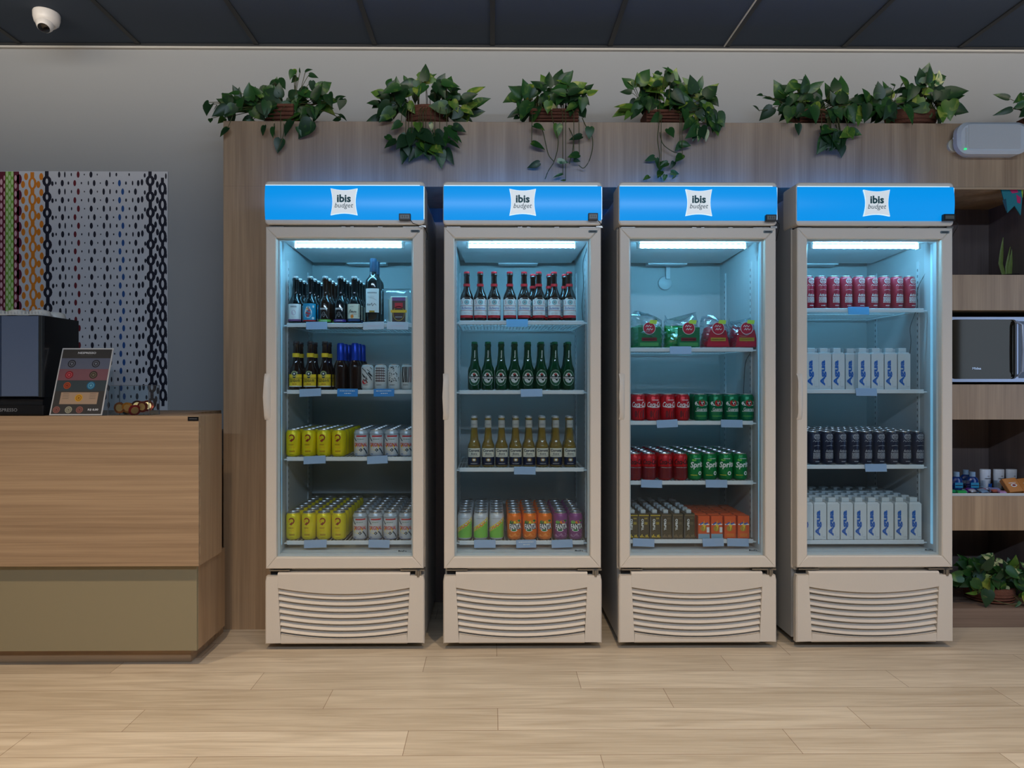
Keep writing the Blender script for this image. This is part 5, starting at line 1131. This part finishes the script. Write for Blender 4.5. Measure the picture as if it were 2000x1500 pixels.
# menu card in a clear stand
(ax_, _a), (bx_, _b) = at(96, 808, 2.735), at(199, 808, 2.735); mw = (bx_-ax_); mh = 0.277; lean = 0.085
mc = empty('menu_card', ((ax_+bx_)/2, 2.735, CT)); tag(mc, 'tilted A4 coffee menu card in clear stand on the counter, showing coloured capsules', 'menu card')
th_ = math.atan2(lean, mh); 
def sl(y0): return lambda u, v, l: (u, y0-l*math.cos(th_)+v*math.sin(th_), v*math.cos(th_)+l*math.sin(th_)*-1+0.002)
HH = math.hypot(mh, lean)
m = MB(); m.fn = sl(0.0); a = [m.fn(u, v, 0.0) for u, v in ((-mw/2, 0), (mw/2, 0), (mw/2, HH), (-mw/2, HH))]; b_ = [m.fn(u, v, -0.003) for u, v in ((-mw/2, 0), (mw/2, 0), (mw/2, HH), (-mw/2, HH))]
m.loft([a, b_], mat('card_white', (206, 206, 204), 0.5)); m.build('card', mc, smooth=False)
cs_ = MB(); cs_.box(-mw/2, mw/2, 0.004, 0.10, 0.0, 0.003, M_glass); cs_.loft([[(-mw/2, 0.096, 0.003), (mw/2, 0.096, 0.003), (mw/2, 0.099, 0.003), (-mw/2, 0.099, 0.003)], [(-mw/2, lean*0.9, 0.2), (mw/2, lean*0.9, 0.2), (mw/2, lean*0.9+0.003, 0.2), (-mw/2, lean*0.9+0.003, 0.2)]], M_glass); cs_.build('clear_stand', mc, smooth=False)
q = MB(); q.fn = sl(0.0); U0, U1 = -mw/2+0.005, mw/2-0.005; W2 = U1-U0
q.rect(U0, 0.005, U1, HH-0.005, mat('card_charcoal', (58, 56, 54), 0.5), 0.0004, 1)
H1 = HH-0.01
def V(t): return 0.005+H1*(1-t)
q.rect(U0, V(0.31), U1, V(0.14), mat('card_slate', (98, 104, 122), 0.5), 0.0007, 1); q.rect(U0, V(0.485), U1, V(0.31), mat('card_rose', (128, 84, 92), 0.5), 0.0007, 1); q.rect(U0, V(0.65), U1, V(0.49), mat('card_teal', (52, 66, 72), 0.5), 0.0007, 1)
q.rect(U0+W2*0.13, V(0.85), U0+W2*0.88, V(0.67), mat('card_tan', (178, 150, 124), 0.5), 0.0007, 1)
q.text('NESPRESSO', 0, V(0.055), 0.075, 0.009, MATS['print_white'], 0.001); small_lines(q, 0, (V(0.10),), 0.05, mat('card_dim', (110, 110, 104), 0.5), 0.001, 2)
for (u, v, c, r_) in ((0.23, 0.225, 'k', .078), (0.72, 0.225, 'k', .078), (0.22, 0.40, 'r', .078), (0.71, 0.40, 'n', .078), (0.22, 0.565, 'o', .07), (0.70, 0.565, 'b', .08), (0.50, 0.755, 'y', .075), (0.10, 0.935, 'p', .068), (0.34, 0.935, 'w', .068), (0.56, 0.935, 'p', .068)):
    c1, c2 = {'k': ((34, 36, 44), (120, 124, 134)), 'r': ((140, 18, 34), (196, 90, 96)), 'n': ((60, 44, 36), (120, 112, 92)), 'o': ((176, 78, 40), (120, 40, 30)), 'b': ((26, 110, 150), (110, 170, 190)), 'y': ((214, 160, 50), (160, 104, 20)), 'p': ((150, 100, 88), (110, 60, 56)), 'w': ((170, 166, 140), (110, 106, 90))}[c]
    cu, cv, R_ = U0+W2*u, V(v), mw*r_
    q.ell(cu, cv, R_, R_, mat('capsule_ink_'+c, c1, 0.4), 0.0010); q.ell(cu, cv, R_*0.72, R_*0.72, mat('capsule_shine_'+c, c2, 0.4), 0.0013, inner=0.75); q.ell(cu, cv, R_*0.3, R_*0.3, MATS['capsule_shine_'+c], 0.0013)
for k in range(4):
    for s in (-1, 1): q.rect(s*W2*0.27-0.012, V(0.69+0.025*k)-0.0005, s*W2*0.27+0.014, V(0.69+0.025*k)+0.0005, MATS['card_charcoal'], 0.0010, 1)
q.text('R$ 8,00', U0+W2*0.83, V(0.935), 0.042, 0.010, MATS['print_white'], 0.001); q.build('menu_print', mc, smooth=False)
# clear box of capsules
cx0, _ = at(211, 800, 2.76); cx1, _ = at(291, 800, 2.76); ch = at(0, 753, 2.76)[1]-CT
cb = empty('clear_box', ((cx0+cx1)/2, 2.76, CT)); tag(cb, 'clear acrylic box of coffee capsules on the counter', 'box')
w2 = (cx1-cx0)/2; q = MB(); D_ = 0.085
q.box(-w2, w2, 0, 0.003, 0, ch, M_glass); q.box(-w2, w2, D_-0.003, D_, 0, ch, M_glass); q.box(-w2, -w2+0.003, 0.003, D_-0.003, 0, ch, M_glass); q.box(w2-0.003, w2, 0.003, D_-0.003, 0, ch, M_glass); q.box(-w2+0.003, w2-0.003, 0.003, D_-0.003, 0, 0.003, M_glass)
q.build('box_walls', cb, smooth=False)
M_brs = mat('brass_edge', (90, 96, 104), 0.3); eg = MB()
for x in (-w2, w2): 
    for y in (0, D_): eg.box(x-0.0012, x+0.0012, y-0.0012, y+0.0012, 0, ch+0.001, M_brs)
for y in (0, D_): eg.box(-w2, w2, y-0.0012, y+0.0012, ch-0.001, ch+0.0013, M_brs)
for x in (-w2, w2): eg.box(x-0.0012, x+0.0012, 0, D_, ch-0.001, ch+0.0013, M_brs)
eg.build('box_edges', cb, smooth=False)
caps = [(-0.060, 0.030, 0.030, 'gold', (200, 110, 30), 0.0), (-0.022, 0.030, 0.030, 'amber', (220, 150, 40), 0.1), (0.015, 0.022, 0.020, 'red', (180, 20, 24), 0.8), (0.042, 0.034, 0.034, 'copper', (150, 60, 30), -0.2), (0.060, 0.045, 0.038, 'bronze', (120, 44, 26), 0.4), (0.012, 0.046, 0.038, 'brown', (90, 40, 22), 0.3), (-0.045, 0.060, 0.024, 'dark brown', (70, 34, 20), 0.9)]
for n, (x, y, z, cn, col, a) in enumerate(caps):
    t = empty('coffee_capsule', ((cx0+cx1)/2+x*0.9, 2.76+y, CT+z), 0); tag(t, 'shiny '+cn+' coffee capsule in the clear box on the counter', 'capsule', 'coffee capsules')
    mm = mat('capsule_'+cn.replace(' ', '_'), col, 0.2, metal=0.85)
    b = MB(); b.lathe([(0.0235, 0.0), (0.0235, 0.0015), (0.0195, 0.002), (0.0175, 0.018), (0.012, 0.026), (0.0, 0.028)], mm, 20); b.lathe([(0.0, -0.0004), (0.022, -0.0004), (0.0235, 0.0)], mm, 20)
    bo = b.build('capsule_shell', t); bo.rotation_euler = (rad(-90+18*math.sin(n)), 0, a)
    rg = MB(); rg.lathe([(0.010, -0.0015), (0.015, -0.0015), (0.015, -0.0005), (0.010, -0.0005)], mat('capsule_ring', (226, 180, 110), 0.25, metal=0.7), 18); ro = rg.build('foil_ring', bo)

# ================================================================== niche contents
# microwave
MY = 3.17; x0, z1 = at(1852, 619, MY); x1, z0 = at(2008, 744, MY); SZ1 = 1.153
mw_ = empty('microwave_oven', ((x0+x1)/2+0.03, MY, SZ1)); tag(mw_, 'silver framed microwave oven with mirrored door in the niche right of the fridges', 'microwave')
W_ = (x1-x0)/2+0.03; Hh = z1-SZ1; bx = MB(); bx.cbox(-W_, W_, 0.02, 0.33, 0.008, Hh-0.006, M_black, 0.004); bx.build('oven_body', mw_, smooth=False)
M_slv = mat('microwave_silver', (184, 194, 212), 0.3, metal=0.2); M_mir = mat('mirror_door', (66, 60, 50), 0.06, metal=0.85)
o_ = MB(); outer = o_.rrect(-W_, W_, 0.012, Hh, 0.022, 6); 
dw1 = at(1986, 700, MY)[0]-((x0+x1)/2+0.03)
inner = o_.rrect(-W_+0.012, dw1, 0.026, Hh-0.012, 0.018, 6)
fv = [(p[0], 0.0, p[1]) for p in outer]+[(p[0], 0.0, p[1]) for p in inner]+[(p[0], 0.02, p[1]) for p in outer]+[(p[0], 0.012, p[1]) for p in inner]; n = len(outer); ff = []
for i in range(n):
    j = (i+1) % n; ff += [(i, j, n+j, n+i), (i, 2*n+i, 2*n+j, j), (n+i, n+j, 3*n+j, 3*n+i)]
o_.add(fv, ff, M_slv); o_.build('front_frame', mw_)
dd = MB(); dd.prism(inner, 0.0115, 0.0195, M_mir); dd.fn = flat(0.0115); dd.text('Midea', at(1911, 719, MY)[0]-((x0+x1)/2+0.03), at(0, 719, MY)[1]-SZ1, 0.042, 0.011, MATS['can_aluminium']); dr = dd.build('door', mw_, smooth=False)
hx = dw1+0.004; hl = MB(); hl.tube([(hx-0.006, -0.002, 0.04), (hx+0.004, -0.022, 0.06), (hx+0.006, -0.026, Hh/2), (hx+0.004, -0.022, Hh-0.04), (hx-0.006, -0.002, Hh-0.022)], 0.006, M_slv, 8); hl.build('handle', dr)
MB().cbox(dw1+0.008, W_-0.012, -0.001, 0.0, 0.03, Hh-0.02, M_blk2, 0.0005).build('control_panel', mw_, smooth=False)
for sx in (-1, 1): MB().box(sx*W_*0.8-0.012, sx*W_*0.8+0.012, 0.05, 0.08, 0.0, 0.008, M_dark).build('foot', mw_, smooth=False)
# toiletries
TZ = 0.622; TRY = 3.165
tx0, _ = at(1848, 965, TRY); tx1 = 2.640
ty = empty('clear_tray', ((tx0+tx1)/2, TRY, TZ)); tag(ty, 'long clear tray of toiletries on the third shelf of the niche', 'tray'); tw = (tx1-tx0)/2-0.004
M_acr = clear('acrylic', (0.82, 0.88, 0.92), 0.10, 0.5)
q = MB(); q.box(-tw, tw, 0, 0.003, 0, 0.012, M_acr); q.box(-tw, tw, 0.003, 0.30, 0, 0.003, M_acr); q.box(-tw, tw, 0.16, 0.163, 0.003, 0.05, M_acr); q.build('tray_walls', ty, smooth=False)
MB().box(-tw, tw, -0.0015, 0.0, 0.0, 0.0125, MATS['can_chalk']).build('tray_lip', ty, smooth=False)
sh = MB(); sh.loft([[(0.026*sx*math.cos(a), 0.016*sx*math.sin(a), z) for a in [2*PI*i/20 for i in range(20)]] for z, sx in ((0, 0.86), (0.003, 0.95), (0.04, 1.0), (0.098, 1.06), (0.101, 1.0))], mat('shampoo_white', (214, 222, 232), 0.35)); so = sh.build('shampoo_bottle', angle=50)
q = MB(); q.fn = flat(-0.0172); q.text('PANTENE', 0.003, 0.056, 0.036, 0.006, c_navy); q.ell(0.004, 0.068, 0.006, 0.002, c_grey); q.poly([(0.002, 0.012), (0.020, 0.012), (0.022, 0.034), (0.014, 0.028), (0.004, 0.032)], c_blue); q.build('print', so, smooth=False)
shp = Proto(so)
for n, (px, py) in enumerate(((1924, 949), (1950.5, 949), (1975, 942))):
    Y_ = 3.34; X, Z = at(px, py, Y_); shp.place((X, Y_, TZ+0.0035), 0.05, 'white shampoo bottle with navy lettering, '+['left', 'middle', 'right'][n]+' of three in the tray', 'bottle', 'white shampoo bottles')
mo = MB(); mo.loft([[(0.030*sx*math.cos(a), 0.018*sx*math.sin(a), z) for a in [2*PI*i/20 for i in range(20)]] for z, sx in ((0, 0.9), (0.004, 1.0), (0.046, 1.0), (0.058, 0.8), (0.064, 0.45))], half_clear('mouthwash_blue', (8, 58, 130), 0.9), ); mb_ = mo.build('mouthwash_bottle', angle=50)
MB().lathe([(0.0, 0.0645), (0.0135, 0.0645), (0.013, 0.088), (0.0, 0.089)], mat('cap_pale_blue', (150, 180, 208), 0.4), 18).build('cap', mb_)
q = MB(); q.fn = flat(-0.0185); q.rect(-0.020, 0.010, 0.020, 0.036, mat('ink_aqua', (40, 150, 190), 0.4)); q.rect(-0.018, 0.020, 0.018, 0.024, c_navy, 0.0007); q.build('print', mb_, smooth=False); mop = Proto(mb_)
for n, (px, Y_) in enumerate(((1868, 3.34), (1899, 3.34), (1886, 3.42))):
    X, Z = at(px, 948, Y_); mop.place((X, Y_, TZ+0.0035), 0, 'blue mouthwash bottle with pale cap, '+['nearest the rightmost fridge', 'beside the shampoo bottles', 'standing behind the other two'][n], 'bottle', 'blue mouthwash bottles')
M_obx = mat('box_tan_orange', (214, 140, 72), 0.5)
for n, (px0, px1) in enumerate(((1955, 1983), (1983, 2012))):
    X0, _ = at(px0, 955, 3.27); X1, _ = at(px1, 955, 3.27); q = MB(); hw = (X1-X0)/2-0.002
    q.cbox(-hw, hw, -0.012, 0.012, 0, 0.075, M_obx, 0.002); q.fn = flat(-0.012); q.ell(0.004, 0.034, 0.015, 0.009, c_wht); q.ell(0.004, 0.034, 0.009, 0.005, c_brn, 0.0009); q.rect(-0.015, 0.046, 0.02, 0.049, c_wht)
    o = q.build('small_box', smooth=False, loc=((X0+X1)/2+0.01, 3.235, TZ+0.0035)); o.rotation_euler = (rad(-38), rad(-6), 0); tag(o, 'orange carton box leaning back in the tray, '+['left', 'right'][n]+' one of two', 'box', 'orange boxes in the tray')
PKS = [(1880, 962, .020, (60, 200, 110), 'bright green'), (1862, 958, .018, (40, 180, 120), 'sea green'), (1900, 964, .022, (110, 40, 150), 'violet'), (1903, 955, .017, (200, 204, 214), 'silver'), (1921, 956, .014, (190, 60, 80), 'pink'), (1931, 954, .018, (180, 190, 210), 'pale blue'), (1946, 954, .015, (214, 120, 100), 'coral'), (1925, 964, .024, (130, 160, 190), 'steel blue'), (1945, 963, .024, (150, 150, 200), 'lavender'), (1960, 964, .018, (190, 140, 180), 'mauve')]
for n, (px, py, s, col, cn) in enumerate(PKS):
    Y_ = 3.19+0.06*((n*7) % 3)/2+(0.05 if py < 958 else 0); X, _ = at(px, py, Y_)
    o = pillow(s*2, s*1.3, 0.014, mat('sachet_'+cn.replace(' ', '_'), col, 0.3, metal=0.2), 60+n, n=8, crinkle=0.0012).build('sachet', loc=(X, Y_, TZ+0.006)); o.rotation_euler = (rad(-62), 0, rad(-20+n*13 % 50)); tag(o, 'small '+cn+' wrapped sachet in the clear tray', 'sachet', 'small packets in the tray')
# plant blades and pennant in the upper niche
NZ = 1.674
sp = empty('potted_plant', (at(1969, 500, 3.38)[0], 3.38, NZ)); tag(sp, 'upright narrow leaved plant in the dark upper niche, right edge', 'plant')
MB().lathe([(0, 0), (0.045, 0), (0.052, 0.034), (0.050, 0.035), (0.046, 0.030), (0, 0.028)], M_dark, 20).build('pot', sp)
q = MB(); BL = mat('blade_green', (120, 140, 70), 0.5, vary=0.3, bscale=60)
bx0 = at(1969, 500, 3.38)[0]
for (pb, pt_, yt, wd) in ((1952, 1959, 464, 0.016), (1963, 1973, 482, 0.010), (1972, 1984, 462, 0.021), (1992, 2004, 470, 0.012), (2008, 2012, 480, 0.010)):
    xb = at(pb, 530, 3.38)[0]-bx0; xt, zt_ = at(pt_, yt, 3.38); xt -= bx0; zt_ -= NZ
    rings = []
    for k in range(7):
        t = k/6; x = xb*(0.45+0.55*min(1, t*3))+(xt-xb)*t; ww = wd*(0.55+0.9*t-1.42*t*t)+0.0006; rings.append([(x-ww, 0.0, 0.028+(zt_-0.028)*t), (x, -0.004, 0.028+(zt_-0.028)*t), (x+ww, 0.0, 0.028+(zt_-0.028)*t), (x, 0.002, 0.028+(zt_-0.028)*t)])
    q.loft(rings, BL)
q.build('blades', sp, angle=60)
PY = 3.17; pv = [at(a, b_, PY) for a, b_ in ((1953, 364), (1998, 364), (1993, 421), (1981, 402), (1967, 416))]
ox, oz = pv[0][0], pv[0][1]
q = MB(); q.prism([(x-ox, z-oz) for x, z in pv], -0.002, 0.002, mat('pennant_teal', (24, 118, 128), 0.7)); q.fn = flat(-0.002)
def pp(L): return [(at(a, b_, PY)[0]-ox, at(a, b_, PY)[1]-oz) for a, b_ in L]
q.poly(pp([(1968, 366), (1984, 366), (1988, 376), (1976, 378)]), mat('pennant_pink', (190, 30, 96), 0.7)); q.poly(pp([(1984, 380), (1993, 386), (1992, 398), (1986, 396)]), MATS['pennant_pink']); q.poly(pp([(1993, 366), (1998, 366), (1996, 388)]), mat('pennant_lime', (150, 190, 60), 0.7)); q.poly(pp([(1957, 392), (1964, 388), (1967, 414), (1964, 412)]), mat('pennant_dark', (10, 66, 84), 0.7))
o = q.build('paper_pennant', smooth=False, loc=(ox, PY, oz)); tag(o, 'teal and pink paper pennant hanging in the upper niche', 'pennant')

# emergency lamp on the header
EYY = HY; ex0, ez1 = at(1869, 236, EYY-0.06); ex1, ez0 = at(2012, 302, EYY-0.06)
el = empty('emergency_light', ((ex0+ex1)/2, EYY, ez0)); tag(el, 'clear plastic emergency light box on the cabinet header, top right', 'emergency light'); W_ = (ex1-ex0)/2; H_ = ez1-ez0
M_el = mat('lamp_cover_plastic', (206, 210, 212), 0.25, coat=0.5); M_el2 = mat('lamp_body_plastic', (196, 196, 194), 0.4)
q = MB(); q.prism(q.rrect(-W_+0.03, W_, 0.006, H_-0.006, H_*0.36, 7), -0.028, 0, M_el2, 0.002); q.build('lamp_base', el)
q = MB(); q.prism(q.rrect(-W_+0.004, W_-0.004, 0.004, H_-0.004, H_*0.34, 7), -0.066, -0.0282, M_el, 0.012); q.prism(q.rrect(-W_+0.05, W_-0.05, 0.025, H_-0.02, 0.006, 3), -0.068, -0.066, M_el2); 
for x in (-W_+0.035, -W_+0.042): q.box(x, x+0.002, -0.0675, -0.064, 0.03, H_-0.035, M_el2)
q.build('lamp_cover', el)
gx, gz = at(1885, 291, EYY-0.066); MB().lathe([(0, -0.003), (0.006, -0.003), (0.005, 0.002), (0, 0.003)], mat('green_indicator', (40, 200, 120), 0.3, emit=1.5, erGB=(30, 200, 110)), 12, (gx-(ex0+ex1)/2, -0.068, gz-ez0)).build('indicator', el)
px_, pz_ = at(1864, 284, EYY-0.008); q = MB(); q.ell; q.prism([(px_-(ex0+ex1)/2+0.032*math.cos(2*PI*i/24), pz_-ez0+0.032*math.sin(2*PI*i/24)) for i in range(24)], -0.014, 0, mat('socket_cream', (206, 198, 172), 0.5), 0.002); q.build('wall_socket', el)
q = MB(); 
for o_x in (0.0, 0.008): q.tube([tuple(Vector((at(1868, 276, 3.13)[0]-(ex0+ex1)/2+o_x, -0.02, at(0, 276, 3.13)[1]-ez0))), tuple(Vector((at(1862, 264, 3.12)[0]-(ex0+ex1)/2+o_x, -0.03, at(0, 264, 3.12)[1]-ez0))), tuple(Vector((at(1866, 250, 3.12)[0]-(ex0+ex1)/2+o_x, -0.03, at(0, 250, 3.12)[1]-ez0))), tuple(Vector((at(1874, 246, 3.12)[0]-(ex0+ex1)/2+o_x, -0.02, at(0, 246, 3.12)[1]-ez0)))], 0.002, M_el2, 6)
q.build('cable', el)
